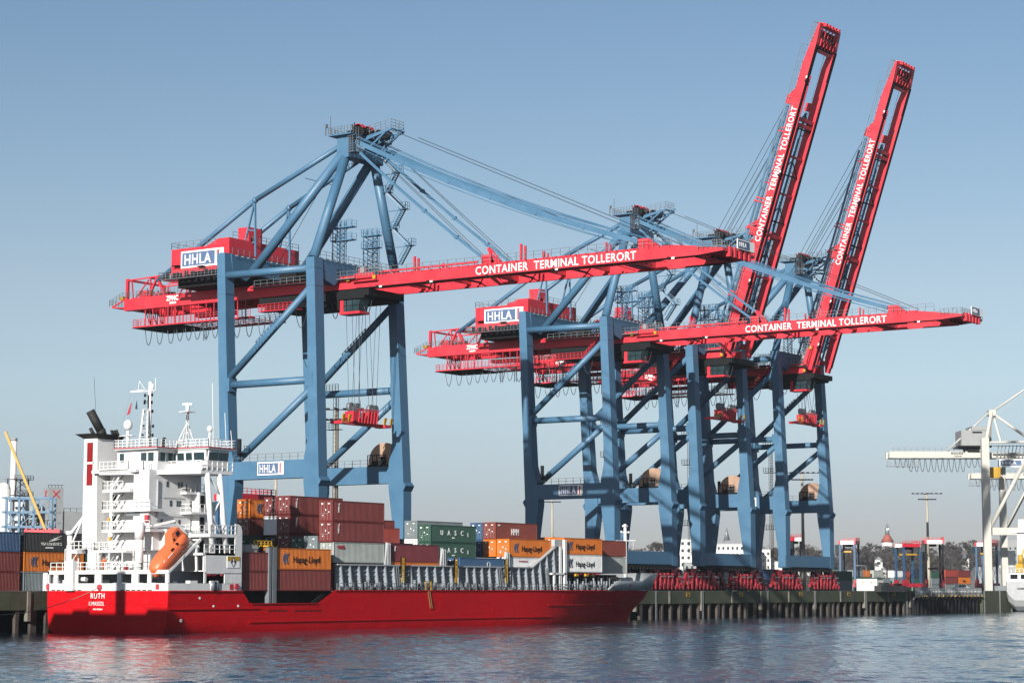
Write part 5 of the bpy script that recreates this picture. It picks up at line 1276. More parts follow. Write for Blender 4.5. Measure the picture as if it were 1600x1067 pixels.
UA = lambda H: [('U    A    S    C', 1.05, 'letter', 2.5, H * .42, 'side', dict(bold=.02)), ('11111', .25, 'letter', 10.0, H * .35, 'side', dict(roll=math.pi / 2, bold=.03)), ('UASC', .3, 'letter', 5.6, H * .22, 'side', dict(bold=.0))]
C(268.9, R1, 4.75, 'green', 'dark green container with wide spaced white letters, lower of the two', H=2.62, marks=UA(2.62))
C(268.9, R1, 7.42, 'green', 'dark green container with wide spaced white letters, upper of the two', H=2.62, marks=UA(2.62))
C(268.8, R2, 8.0, 'grey', 'grey container with light doors standing behind the green lettered containers', H=2.7)
C(268.8, R2, 5.3, 'white', 'white container end low behind the purplish red container', H=2.62)
C(286.6, R1, 5.4, 'orange', 'orange container end under the brown red container with white letters', H=2.75)
C(286.6, R1, 8.2, 'brown', 'brown red container with big white letters on its side', H=2.68, marks=[('HMM', 1.35, 'letter', 4.4, .75, 'side', dict(bold=.05, sx=.75)), ('22G1', .3, 'letter', .6, 2.1, 'side', {})])
C(286.6, R2, 5.3, 'blue', 'blue container standing in shade right of the green lettered stack, lower one', H=2.75, L=12.1)
C(286.6, R2, 8.1, 'blue', 'light worn blue container right of the green lettered stack, upper one', H=2.75, L=12.1)
C(255.5, R3, 6.9, 'red', 'orange red container low between the dark red stack and the grey door end', H=2.62)
C(255.6, R4 + .3, 8.0, 'maroon', 'dark red container behind the orange red one left of the grey door end', L=14.5, H=2.8, marks=[('Tri', .6, 'letter', 1.6, 2.4, 'side', dict(roll=-math.pi / 2))])
C(255.5, R2, 4.4, 'blue', 'small visible piece of a blue container behind the purplish red one', H=2.75)
C(241.3, R1, 5.0, 'grey', 'grey container end in shade left of the silver container stack', H=2.75)
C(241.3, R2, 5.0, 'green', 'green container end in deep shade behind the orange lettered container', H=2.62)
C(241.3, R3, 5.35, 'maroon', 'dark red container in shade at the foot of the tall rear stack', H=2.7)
C(241.3, R3, 8.15, 'maroon', 'dark red container, middle of the tall rear stack', H=2.68, marks=tri(2.68))
C(241.3, R3, 10.9, 'maroon', 'dark red container topmost of the tall rear stack', H=2.68, marks=tri(2.68))
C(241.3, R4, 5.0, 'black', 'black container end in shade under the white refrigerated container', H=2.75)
C(241.3, R4, 8.0, 'white', 'white refrigerated container end under the dark red container', H=2.7, door=False)
C(241.3, R4, 10.75, 'maroon', 'dark red container end topmost left of the tall rear stack', H=2.68)
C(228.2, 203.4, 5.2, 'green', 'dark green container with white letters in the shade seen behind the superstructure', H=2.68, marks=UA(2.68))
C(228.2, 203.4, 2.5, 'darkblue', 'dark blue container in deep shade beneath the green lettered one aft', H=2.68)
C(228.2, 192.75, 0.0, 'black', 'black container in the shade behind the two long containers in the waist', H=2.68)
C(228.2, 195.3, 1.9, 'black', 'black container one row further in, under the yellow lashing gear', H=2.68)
C(241.2, R6, 7.9, 'brown', 'orange brown container in shade under the sunlit orange one behind the superstructure', H=2.6)  # an orange container; its shade is put into the brown colour
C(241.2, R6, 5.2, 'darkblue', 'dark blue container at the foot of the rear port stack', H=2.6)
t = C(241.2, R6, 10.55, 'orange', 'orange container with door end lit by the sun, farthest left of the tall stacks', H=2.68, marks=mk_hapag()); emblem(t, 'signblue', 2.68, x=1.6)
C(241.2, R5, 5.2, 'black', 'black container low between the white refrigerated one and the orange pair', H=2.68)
C(268.8, R3, 5.3, 'black', 'black container deep between the stacks amidships', H=2.62)

T = thing('lashing_cage', 'quayside lashing cage with black and white panels and a railing beside the bow', 'lashing cage', (366.0, 215.9, GZ0))
mb = MB(); mb.box(0, 4.4, .1, 2.2, 2.0, 6.0); mb.box(0, .2, 0, 2.4, 0, 6.3); mb.build('black_panel', 'dark', T)
mb = MB(); mb.box(4.6, 7.6, .1, .2, .5, 6.0)
for k in range(7): mb.box(4.7 + k * .42, 4.85 + k * .42, .0, .1, .5, 6.0)
mb.box(8.0, 8.3, 0, .3, 0, 6.6); mb.box(0, 8.3, 0, 2.4, 6.3, 6.5); mb.build('white_panel', 'hullwhite', T)
MB().box(7.7, 7.95, .0, .25, 0, 7.2).build('corner_post', 'rust', T); MB().box(3.2, 4.4, -.05, .3, 6.5, 7.0).build('gear_box', 'yellow', T)
MB().rail([(0, 0, 6.5), (8.2, 0, 6.5), (8.2, 2.4, 6.5)], 1.4, 1.3, .07, 2).build('railing', 'hullwhite', T)

# ------------------------------------------------------------------ people
def person(loc, label, top, bottom, head, rz=0, h=1.76):
    T = thing('person', label, 'person', loc, rz)
    k = h / 1.76; vs = []; es = []; rs = []
    def add(p, r, par=None):
        vs.append(tuple(c * k for c in p)); rs.append(r * k)
        if par is not None: es.append((par, len(vs) - 1))
        return len(vs) - 1
    pel = add((0, 0, .95), .15); wa = add((0, 0, 1.1), .13, pel); ch = add((0, 0, 1.34), .16, wa); nk = add((0, 0, 1.5), .06, ch); hd = add((0, .02, 1.62), .10, nk); add((0, .02, 1.74), .07, hd)
    for s in (-1, 1):
        hp = add((s * .1, 0, .88), .1, pel); kn = add((s * .12, .02, .48), .065, hp); an = add((s * .12, 0, .09), .045, kn); add((s * .12, .15, .03), .04, an)
        sh = add((s * .2, 0, 1.42), .06, ch); el = add((s * .27, -.02, 1.14), .045, sh); wr = add((s * .24, .14, .95), .035, el); add((s * .23, .2, .9), .03, wr)
    me = bpy.data.meshes.new('body'); me.from_pydata(vs, es, []); b = bpy.data.objects.new('body', me); COL.objects.link(b); b.parent = T
    sk = b.modifiers.new('skin', 'SKIN')
    for i, r in enumerate(rs): me.skin_vertices[0].data[i].radius = (r, r)
    me.skin_vertices[0].data[0].use_root = True
    b.modifiers.new('sub', 'SUBSURF').levels = 1
    me.materials.append(M['skin'])
    mb = MB(); mb.tube((0, 0, .93 * k), (0, .0, 1.42 * k), .19 * k, 12, .2 * k); mb.tube((-.2 * k, 0, 1.42 * k), (-.27 * k, -.02, 1.14 * k), .075 * k, 8); mb.tube((.2 * k, 0, 1.42 * k), (.27 * k, -.02, 1.14 * k), .075 * k, 8); mb.build('jacket', top, T)
    mb = MB(); [mb.tube((s * .1 * k, 0, .93 * k), (s * .12 * k, .02, .1 * k), .11 * k, 8, .075 * k) for s in (-1, 1)]; mb.build('trousers', bottom, T)
    MB().ball((0, .02 * k, 1.7 * k), .125 * k, 10, 6, .85).build('helmet', head, T)
    return T
person((284.9, 191.6, 4.35), 'worker in orange jacket and white helmet standing by the white container', 'hivis', 'navy', 'letter', 1.2, 1.8)
person((207.0, 201.0, 2.62), 'crew member in white overalls with a white helmet on the poop deck', 'hullwhite', 'navy', 'letter', .5)
person((207.2, 202.0, 2.62), 'crew member with a red helmet on the poop deck behind the railing', 'hivis', 'hivis', 'signred', 2.2)

# ------------------------------------------------------------------ surroundings
_F = Vector((math.cos(PSI) * math.cos(PITCH), math.sin(PSI) * math.cos(PITCH), math.sin(PITCH))); _R = Vector((math.sin(PSI), -math.cos(PSI), 0)); _U = _R.cross(_F)
def at(px, py, Z):      # the point of the place that the photograph shows at (px, py), Z metres away
    return (_F + _R * ((px - 800) / CAM_F) - _U * ((py - 533.5) / CAM_F)) * Z
FACE = math.atan2(-math.cos(PSI), math.sin(PSI))     # heading of things seen square on
GZ = -.16
# containers stacked on the quay at the left
G2 = 'containers stacked on the quay'
YL = 236.0
def QC(x, y, z, c, label, **k): return container(x, y, z, c, label, grp=G2, **k)
QC(212.6, YL, GZ, 'maroon', 'dark red container at the foot of the quay stack by the left edge')
QC(212.6, YL, GZ + 2.9, 'maroon', 'dark red container in the middle of the quay stack by the left edge')
QC(212.6, YL, GZ + 5.8, 'blue', 'blue container on top of the quay stack by the left edge')
t = QC(225.6, YL, GZ + 2.95, 'orange', 'orange container with faint dark lettering under the black one behind the stern', marks=mk_hapag()); emblem(t, 'signblue', HC)
QC(225.6, YL, GZ + 5.85, 'black', 'black container with thin white lettering and swoosh behind the stern', marks=[('VSA LOGISTICS', .62, 'letter', 3.3, 1.0, 'side', dict(bold=-.004)), ('CONTAINER', .28, 'letter', 4.2, .55, 'side', {})])
Wb = [c for c in COL.objects if c.name.startswith('walls')][-1]
mb = MB(); mb.prism([(4.8, -.03, 1.55), (6.0, -.03, 2.1), (7.6, -.03, 2.5), (6.2, -.03, 1.95), (7.4, -.03, 2.05), (6.0, -.03, 1.7)][::-1], (0, .02, 0)); mb.build('swoosh', 'letter', Wb)
QC(229.2, YL - 2.7, GZ, 'white', 'dirty white container end on the quay just left of the red stern', L=6.06, H=2.75)
QC(225.6, YL, GZ + .0, 'grey', 'grey container in shade at the foot of the stack behind the stern')
QC(238.3, YL, GZ + 5.85, 'darkblue', 'dark blue container hidden mostly behind the funnel base')
QC(238.3, YL, GZ + 2.95, 'green', 'dark green container behind the ship superstructure on the quay')
QC(238.3, YL, GZ, 'brown', 'brown container at quay level behind the ship superstructure')
QC(251, YL, GZ, 'maroon', 'dark red container on the quay behind the ship containers, lower one')
QC(251, YL, GZ + 2.9, 'green', 'green container on the quay behind the ship containers, upper one')

def straddle(loc, rz, label, H=15.6, dark=False, W=4.6, L=6.6):
    T = thing('straddle_carrier', label, 'straddle carrier', loc, rz, 'tall blue and red straddle carriers')
    for sx in (-1, 1):
        for sy in (-1, 1):
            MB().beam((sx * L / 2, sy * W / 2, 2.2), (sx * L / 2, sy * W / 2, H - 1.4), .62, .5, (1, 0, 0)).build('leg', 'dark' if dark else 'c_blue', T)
    for sy in (-1, 1):
        mb = MB(); mb.box(-L / 2 - 1.6, L / 2 + 1.6, sy * W / 2 - .4, sy * W / 2 + .4, 1.3, 2.5); mb.box(-L / 2 - .6, -L / 2 + .6, sy * W / 2 - .5, sy * W / 2 + .5, 2.5, 3.6)
        o = mb.build('bogie_beam', 'bogiered', T)
        for k in range(4):
            x = -L / 2 - .9 + k * (L + 1.8) / 3
            MB().tube((x, sy * W / 2 - .3, .78), (x, sy * W / 2 + .3, .78), .78, 16).build('wheel', 'black', o)
        mb = MB(); mb.beam((-L / 2 + .3, sy * W / 2, 2.5), (L / 2 - .3, sy * W / 2, H * .55), .08); mb.beam((L / 2 - .3, sy * W / 2, 2.5), (-L / 2 + .3, sy * W / 2, H * .55), .08); mb.build('hoist_chain', 'dark', T)
    mb = MB()
    for sy in (-1, 1): mb.box(-L / 2 - .5, L / 2 + .5, sy * W / 2 - .45, sy * W / 2 + .45, H - 1.4, H - .3)
    for sx in (-1, 1): mb.box(sx * L / 2 - .4, sx * L / 2 + .4, -W / 2, W / 2, H - 1.45, H - .25)
    tf = mb.build('top_frame', 'red', T)
    MB().box(-L / 2 - .62, -L / 2 - .45, -W / 2 + .1, W / 2 - .3, H - 1.5, H - .35).build('front_board', 'letter', tf)
    mb = MB(); mb.box(-L / 2 + .8, L / 2 - .8, -W / 2 + .5, W / 2 - .5, H - 1.2, H - .5); mb.box(-1.5, 1, -1, 1, H - 2.2, H - 1.2)
    for k in range(6): mb.tube((-2 + k * .7, 0, H - .6), (-2 + k * .7, 0, H - .1), .25, 8)
    mb.build('hoist_gear', 'dark', tf)
    MB().rail([(-L / 2 - .5, -W / 2 - .4, H - .3), (L / 2 + .5, -W / 2 - .4, H - .3), (L / 2 + .5, W / 2 + .4, H - .3)], .9, 1.1, .05, 1).build('handrail', 'red', tf)
    MB().box(-L / 2 - .3, -L / 2 + 1.2, W / 2 + .3, W / 2 + 1.6, H - 3.8, H - 1.6).build('operator_cab', 'glass', T)
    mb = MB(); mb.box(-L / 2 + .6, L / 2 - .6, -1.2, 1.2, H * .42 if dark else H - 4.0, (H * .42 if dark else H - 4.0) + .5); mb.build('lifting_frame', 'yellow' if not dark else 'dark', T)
    return T
def gp(px, Z, z=GZ):
    p = at(px, 922, Z); return (p.x, p.y, z)
straddle(gp(381, 364), 0, 'straddle carrier with white front board standing behind the ship containers by the nearest crane', 16.6, L=8.6)
straddle(gp(1328, 680), .25, 'straddle carrier between the farthest crane and the small white shed', 16.1)
straddle(gp(1420, 690), -.5, 'straddle carrier with red top beam partly behind a darker one', 15.4, W=4)
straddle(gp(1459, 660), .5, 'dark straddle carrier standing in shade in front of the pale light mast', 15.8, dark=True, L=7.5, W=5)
straddle(gp(1543, 680), .1, 'straddle carrier standing above the far end of the silver railing', 15.5)
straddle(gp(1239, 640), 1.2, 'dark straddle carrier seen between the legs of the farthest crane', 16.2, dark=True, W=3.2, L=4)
# light masts
def mast(px, Z, H, label, side=0):
    T = thing('light_mast', label, 'light mast', gp(px, Z), FACE, 'tall light masts on the terminal')
    MB().tube((0, 0, 0), (0, 0, H * .35), .62, 12, .52).tube((0, 0, H * .35), (0, 0, H), .46, 12, .32).build('pole', 'polegrey', T)
    mb = MB(); 
    for z, w_ in ((H, 4.6), (H - 1.9, 2.6)):
        mb.beam((-w_, 0, z), (w_, 0, z), .16); mb.beam((0, -w_, z), (0, w_, z), .16)
    o = mb.build('lamp_frame', 'dark', T)
    mb = MB()
    for z, w_ in ((H, 4.6), (H - 1.9, 2.6)):
        for k in range(7): x = -w_ + k * w_ / 3; mb.box(x - .35, x + .35, -.35, .1, z - .1, z + .28)
    mb.build('flood_lamps', 'dark', o)
mast(1451.5, 700, 31.5, 'tall light mast right of the upright cranes')
mast(1256, 585, 32, 'light mast seen through the legs of the farthest crane')
mast(523, 385, 32.5, 'light mast seen through the legs of the nearest crane')
mast(429, 545, 31, 'thin light mast in the portal opening of the nearest crane')
mast(863, 720, 31.5, 'thin light mast in the portal opening of the second crane')
# far containers
G3 = 'containers stacked far across the terminal'
cols = [('green', 'darkblue', 'palegreen'), ('grey', 'black', 'white'), ('green', 'grey', 'grey'), ('darkblue', 'green', 'orange'), ('silver', 'black', 'white'), ('grey', 'green', 'maroon'), ('black', 'grey', 'white'), ('red', 'white', 'red')]
p0 = at(1300, 922, 790)
words = ['foot', 'middle', 'top']
FXX = 0
for i in range(11):
    cc = cols[i % 8]
    for k in range(3):
        if k == 2 and i % 4 == 1: continue
        container(p0.x + i * 9.3, p0.y, GZ + 2.66 * k, cc[(k + i) % 3], 'far %s container, %s tier, stack %d from the left behind the white shed' % (cc[(k + i) % 3], words[k], i + 1), L=6.06 if i % 2 else 8.6, H=2.6, door=False, grp=G3)
p1 = at(1478, 922, 800)
for i, cc in enumerate((('maroon', 'red'), ('orange', 'maroon'), ('grey', 'maroon'), ('orange', 'orange'))):
    for k in range(2):
        container(p1.x + i * 13, p1.y, GZ + 2.9 + 2.66 * k if False else GZ + 2.66 * (k + 1), cc[k], '%s container, %s tier, stack %d from the left behind the white van' % (cc[k], ('middle', 'top')[k], i + 1), L=12.16, H=2.6, door=False, grp=G3, marks=[('Hapag', 1.2, 'dark', 3.5, .8, 'side', {})] if cc[k] == 'orange' else None)
    container(p1.x + i * 13, p1.y, GZ, 'grey', 'grey container at the foot of column %d of the stack behind the white van' % (i + 1), L=12.16, H=2.6, door=False, grp=G3)
for px, Z, c1_, c2_ in ((1056, 700, 'maroon', 'green'), (1075, 760, 'brown', 'maroon'), (1195, 660, 'grey', 'silver'), (1211, 700, 'green', 'blue'), (1304, 620, 'grey', 'green'), (1030, 560, 'blue', 'blue'), (1015, 540, 'blue', 'grey'), (1112, 600, 'green', 'darkblue'), (1185, 560, 'darkblue', 'blue')):
    p = at(px, 922, Z)
    for k, c in enumerate((c1_, c2_)):
        container(p.x, p.y, GZ + 2.9 * k, c, '%s container, %s of two seen between crane legs by %s' % (c, ('lower', 'upper')[k], {1056: 'second crane right leg', 1075: 'white office block', 1195: 'third crane far leg', 1211: 'farthest crane near leg', 1304: 'right leg of the farthest crane', 1030: 'ship bow', 1015: 'bow platform', 1112: 'third crane near leg', 1185: 'third crane bogies'}[px]), grp=G3)
# small shed, van, railing on the quay edge
T = thing('service_shed', 'small white shed with green roof edge on the quay beside the farthest crane', 'shed', gp(1361, 515), .0)
MB().box(-2.4, 1.2, -2.6, 2.6, 0, 3.0).build('walls', 'render', T); MB().box(-2.6, 1.4, -2.8, 2.8, 3.0, 3.25).build('roof', 'c_green', T)
mb = MB(); [mb.box(-2.45, -2.41, y, y + .35, 1.9, 2.4) for y in (-1.4, .8)]; mb.build('warning_signs', 'yellow', T)
T = thing('street_lamp', 'short street lamp with bent arm beside the small white shed', 'street lamp', gp(1354, 545), FACE)
MB().path([(0, 0, 0), (0, 0, 6.0), (-.3, 0, 6.4), (-2.0, 0, 6.5)], .08, 6).build('pole', 'silver', T); MB().box(-2.6, -1.8, -.15, .15, 6.4, 6.55).build('lamp_head', 'silver', T)
T = thing('van', 'small white van parked on the quay behind the silver railing', 'van', gp(1503, 640), FACE + .6)
mb = MB(); mb.prism([(-2.3, -.9, .45), (2.3, -.9, .45), (2.3, -.9, 1.15), (1.5, -.9, 1.25), (.9, -.9, 2.1), (-2.3, -.9, 2.15)], (0, 1.8, 0)); mb.build('body', 'white', T)
mb = MB(); mb.box(-.9, .8, -.93, -.9, 1.25, 1.85); mb.box(-2.1, -1.1, -.93, -.9, 1.25, 1.85); mb.build('windows', 'glass', T)
for x in (-1.5, 1.5): MB().tube((x, -.95, .35), (x, .95, .35), .35, 14).build('wheels', 'black', T)
T = thing('silver_barrier', 'long silver tubular barrier fixed along the quay edge with yellow marks', 'barrier', (493.5, 210.6, 0))
mb = MB(); mb.box(0, 43, .0, .06, .3, .72); mb.box(0, 43, .0, .06, -.35, .05)
for k in range(46):
    x = k * .95; mb.tube((x, 0, -1.5), (x, 0, .75), .11, 6)
    if k % 3 == 0: mb.beam((x, .6, -2.2), (x, -.4, -.9), .12)
for z in (-1.1, -.5, .1, .7): mb.beam((0, 0, z), (43, 0, z), .11)
mb.box(0, 3.5, -.05, .05, -1.6, .3)
mb.build('tubes', 'silver', T); mb = MB()
for k in range(17): mb.tube((1.4 + k * 2.6, -.2, -1.5), (1.4 + k * 2.6, -.25, -1.2), .2, 8)
mb.build('marks', 'yellow', T)
mb = MB()
for k in range(18): mb.box(k * 2.4, k * 2.4 + .5, .3, 1.0, -5.6, -1.4)
mb.build('fender_posts', 'dark', T)
T = thing('concrete_bulkhead', 'lichen stained concrete bulkhead section at the far end of the silver barrier', 'bulkhead', (538, 210.9, 0)); MB().box(0, 22, 0, 1.6, -6.2, .0).build('wall', 'concrete', T)
mb = MB(); [mb.ladder((x, -.1, -5.6), (x, -.1, 0), .5) for x in (1, 12, 20.5)]; mb.build('ladders', 'silver', T)
T = thing('workboat', 'dark low workboat deckhouse lying by the quay left of the silver barrier', 'workboat', (474, 210.2, 0)); mb = MB(); mb.box(0, 15, .6, 2.4, -.3, 1.2); mb.box(2, 5, .8, 2.2, 1.2, 1.9); mb.build('hull', 'c_black', T); mb = MB(); [mb.tube((9 + k, 1, .9), (9 + k, 1, 1.7), .4, 8) for k in range(4)]; mb.build('deck_gear', 'dark', T)
T = thing('transformer_house', 'grey block building with a white box on its roof near the right edge', 'building', gp(1567, 720), FACE); MB().box(-9, 9, 0, 8, 0, 8).build('walls', 'greyclad', T); MB().box(-.5, 5, 2, 6, 8, 13.5).build('roof_box', 'render', T)
T = thing('office_building', 'pale grey office building with rows of small windows beside the white crane', 'building', gp(1592, 1150), FACE); MB().box(-8, 40, 0, 15, 0, 27).build('walls', 'greyclad', T)
for r_ in range(6):
    mb = MB(); [mb.box(-7 + k * 2.6, -6.1 + k * 2.6, -.06, 0, 4 + r_ * 3.6, 5.2 + r_ * 3.6) for k in range(17)]; mb.build('window_row', 'glass', T)
# right edge: stern of another ship
T = thing('cargo_ship', 'stern of a white and grey cargo ship with yellow crane at the right edge', 'ship', (553, 203, W_Z))
mb = MB(); L2 = 60; rows = []
for x, hb_, zb_ in ((0, 7.0, 3.0), (1.2, 7.6, 1.4), (3.0, 7.8, .3), (6, 7.9, -.8), (60, 7.9, -2)):
    r = []
    for y, z in ((-hb_, 8.0), (-hb_, 4.4 + (zb_ * .3)), (-hb_ * .93, zb_ + 1.4), (-hb_ * .7, zb_), (hb_ * .7, zb_), (hb_ * .93, zb_ + 1.4), (hb_, 4.4 + zb_ * .3), (hb_, 8.0)): r.append(len(mb.v)); mb.v.append((x, y, z))
    rows.append(r)
for a, b in zip(rows[:-1], rows[1:]):
    for i in range(8): mb.face((a[i], b[i], b[(i + 1) % 8], a[(i + 1) % 8]), False)
mb.face(rows[0]); o = mb.build('hull', 'shiplight', T)
mb = MB(); mb.box(.5, 20, -7.2, 7.2, 8, 10.2); mb.box(6, 20, -6, 6, 10.2, 21); mb.box(5, 18, -8, 8, 21, 21.5); mb.box(7, 16, -6, 6, 21.5, 24.5); mb.tube((11, 0, 24.5), (11, 0, 31), .3, 8); mb.beam((11, -3, 29), (11, 3, 29), .2); mb.rail([(.5, 7, 10.2), (.5, -7, 10.2), (6, -7, 10.2)], 1.1, 1.2, .06, 1)
mb.build('superstructure', 'hullwhite', T)
mb = MB(); [mb.box(.42, .5, y, y + 2.0, 8.6, 9.8) for y in (-6.3, -3.4, 1.2, 4.1)]; [mb.box(5.9, 6.0, y, y + 1, z, z + 1.2) for y in (-4, 0, 3) for z in (12, 15, 18)]; mb.build('openings', 'dark', T)
mb = MB(); mb.box(1.5, 3.5, 3.0, 4.9, 10.2, 12.6); mb.tube((2.5, 3.9, 12.6), (2.5, 3.9, 15.0), .7, 12); mb.beam((2.5, 3.6, 14.8), (3.5, -.5, 24.0), .5); mb.box(2.0, 6, -1.4, .6, 16, 29.5); mb.build('yellow_crane', 'yellow', T)
text('port_letters', 'HAMBURG', .7, 'dark', T, (-.02, 4.2, 5.8), 'end')
# white cranes behind, seen square on
def wcrane(px, Z, label, scale=1.0, full=True):
    T = thing('white_gantry_crane', label, 'crane', gp(px, Z), FACE, 'white gantry cranes beyond the terminal')
    k = scale
    mb = MB(); mb.box(-1.2, 1.0, 0, 2.0, 0, 45.5); mb.build('leg', 'steelwhite', T)
    MB().box(7.6, 9.4, 16, 18.2, 0, 40).build('leg', 'steelwhite', T); MB().box(20, 22.6, 0, 2.4, 6, 45.5).build('leg', 'steelwhite', T)
    mb = MB(); mb.box(1.4, 20, .2, 2.2, 16.6, 18.8); mb.build('portal_beam', 'steelwhite', T); MB().box(1.6, 19.8, .1, 2.3, .1, 1.6).build('sill_beam', 'greysteel', T)
    MB().tube((1.0, 1.2, 18.8), (12.5, 1.2, 39.8), .6, 12).build('diagonal_brace', 'steelwhite', T); MB().tube((9.4, 17, 19.0), (21, 17, 40), .55, 12).build('diagonal_brace', 'steelwhite', T)
    MB().tube((1.0, 1.2, 44.2), (24, 1.2, 44.6), .35, 10).build('top_tie', 'steelwhite', T)
    mb = MB(); mb.box(-28.0, 1.5, 5.0, 6.2, 39.8, 41.8); mb.box(-28, 30, 10.6, 11.8, 39.8, 41.8); mb.box(1.5, 60, 5, 6.2, 39.8, 41.4); [mb.box(x, x + .4, 6.2, 10.6, 40, 41.4) for x in (-27.5, -20, -12, -4, 6, 16)]
    g = mb.build('girder', 'steelwhite', T)
    mb = MB(); mb.rail([(-27, 4.6, 41.8), (-5, 4.6, 41.8)], 1.1, 1.8, .05, 1); mb.box(-28.8, -19, 5.2, 6.4, 37.2, 37.4); mb.rail([(-28.8, 5.2, 37.4), (-19, 5.2, 37.4)], 1.1, 1.2, .05, 1); [mb.beam((x, 5.3, 37.4), (x, 5.3, 39.8), .12) for x in (-28.4, -26, -23.5, -21, -19.2)]
    mb.build('hanging_gangway', 'greysteel', g)
    text('crane_letters', 'KOCKS', .9, 'dark', g, (-9.4, 4.95, 40.9), 'side', .03, 1.2); text('crane_letters', 'CRANE', .6, 'dark', g, (-8.6, 4.95, 40.1), 'side', .01, 1.2)
    for i in range(16):
        x = -27.2 + i * 1.75 + (1.2 if i < 3 else 0); d = 3.9 if 2 < i < 13 else 2.6
        MB().path([(x + 1.5 * t / 10 - .1, 6.6, 39.6 - d * (1 - (2 * t / 10 - 1) ** 2) ** .8) for t in range(11)], .09, 5).build('cable_loop', 'rope', T)
    mb = MB(); mb.box(-6.6, 1.8, 3.2, 12, 43.4, 48.0); mb.box(-3.4, 1.8, 3.0, 12, 48, 49.2); h = mb.build('machinery_house', 'greyclad', T)
    mb = MB(); mb.box(-7.4, 2.5, 2.8, 12.4, 42.9, 43.4); mb.box(-4.6, -1, 4, 11, 41.8, 42.9); [mb.beam((x, 4, 41.8), (x + 1, 4, 43.0), .3) for x in (-6, -3, 0)]; mb.box(-3.3, -.4, 2.94, 3.0, 47.2, 47.6); mb.build('house_platform', 'dark', h)
    mb = MB(); mb.beam((.8, 1.4, 45.4), (3.0, 4, 53.4), .9); mb.beam((4.4, 14, 45.0), (3.0, 6, 53.4), .8); mb.beam((5.6, 4, 44), (3.6, 5, 52.8), .5); mb.box(2.0, 4.0, 3.5, 6.5, 52.4, 54.2); a = mb.build('apex_frame', 'steelwhite', T)
    mb = MB(); mb.tube((2.4, 4.2, 53.6), (-10.6, 4.6, 42.0), .28, 8); mb.tube((3.6, 4.2, 54.0), (20, 4.6, 65), .3, 8); mb.tube((3.8, 4.2, 52.8), (16, 4.6, 44), .42, 8); mb.tube((3.9, 4.2, 52.4), (14, 4.4, 60), .06, 4)
    mb.build('stays', 'steelwhite', a)
    mb = MB(); mb.box(4, 24, 4, 12, 39.4, 43.2)
    m2 = MB(); [m2.beam((4 + i * 1.1, 4.2, 39.8), (4.8 + i * 1.1, 4.2, 43.6), .2) for i in range(16)]; m2.beam((3, 4.2, 41), (24, 4.2, 41), .3); m2.beam((3, 4.2, 43.4), (24, 4.2, 43.4), .2); m2.build('boom_machinery', 'greysteel', T)
    s = MB().box(4.6, 14, 3.2, 3.4, 37.0, 39.4).build('company_sign', 'letter', T); MB().box(5.0, 11.2, 3.12, 3.19, 37.4, 39.0).build('sign_field', 'signblue', s); MB().box(11.8, 12.5, 3.12, 3.19, 37.4, 39.0).build('sign_bar', 'signred', s); text('sign_letters', 'HHLA', 1.5, 'letter', s, (5.4, 3.08, 37.7), 'side', .0, 1.1)
    m2 = MB(); m2.box(1.5, 6, 8, 11, 34.0, 37.2); m2.build('cab', 'yellow', T)
    return T
wcrane(1546, 640, 'white gantry crane with grey machinery house and dark cable loops at the right edge')
rekid()
wc = [o for o in COL.objects if o.name == 'white_gantry_crane'][0]
p = gp(1651, 760); dup(wc, (p[0], p[1], GZ), 'second white gantry crane mostly out of frame, lower behind the first one')
# left background: industrial plant
T = thing('grey_silo_tower', 'tall pale grey block tower with two red crosses behind the left containers', 'tower', gp(66, 640), -.45)
t0 = T
mb = MB(); mb.box(0, 4.6, -3.5, .4, 0, 30.6); mb.build('walls', 'greyclad', T)
mb = MB(); mb.box(4.7, 30, -3, 20, 0, 23.6); mb.build('annex_walls', 'greyclad', T)
mb = MB(); [mb.beam((x, -3.5, 30.6), (x, -3.5, 31.4), .12) for x in range(0, 5)]; mb.beam((0, -3.5, 31.3), (4.6, -3.5, 31.3), .12); [mb.beam((x, -3, 23.6), (x, -3, 24.6), .12) for x in range(5, 30, 2)]; mb.beam((5, -3, 24.5), (30, -3, 24.5), .1); mb.build('roof_railing', 'dark', T)
mb = MB(); 
for y0 in (-1.5,):
    mb.beam((-.06, y0 - 1.0, 27.5), (-.06, y0 + 1.0, 29.8), .35, .1); mb.beam((-.06, y0 - 1.0, 29.8), (-.06, y0 + 1.0, 27.5), .35, .1)
mb.beam((1.2, -3.56, 27.5), (3.4, -3.56, 29.8), .1, .35); mb.beam((1.2, -3.56, 29.8), (3.4, -3.56, 27.5), .1, .35)
mb.build('red_crosses', 'signred', T)
mb = MB(); [mb.box(x, x + 1.0, -3.56, -3.5, z, z + .3) for x in (1, 3) for z in (8, 11, 14, 17, 20, 23)]; mb.build('wall_ribs', 'greysteel', T)
T = thing('chimney', 'slim white chimney rising behind the left quay containers', 'chimney', gp(16, 560), 0); MB().tube((0, 0, 0), (0, 0, 39.6), .75, 16).build('shaft', 'render', T); MB().tube((0, 0, 39), (0, 0, 39.8), .82, 16).build('rim', 'greyclad', T)
T = thing('storage_tank', 'white round topped tank at the left edge beside the chimney', 'tank', gp(2, 540), 0); MB().tube((0, 0, 0), (0, 0, 25.5), 1.7, 20).ball((0, 0, 25.5), 1.7, 20, 8).build('shell', 'render', T)
T = thing('lattice_mast', 'dark steel lattice tower with platforms around the white chimney', 'tower', gp(24, 555), 0)
mb = MB()
for a in (-2.4, 2.4):
    for b in (-1.5, 1.5): mb.beam((a * 1.1, b, 0), (a * .9, b, 29), .22)
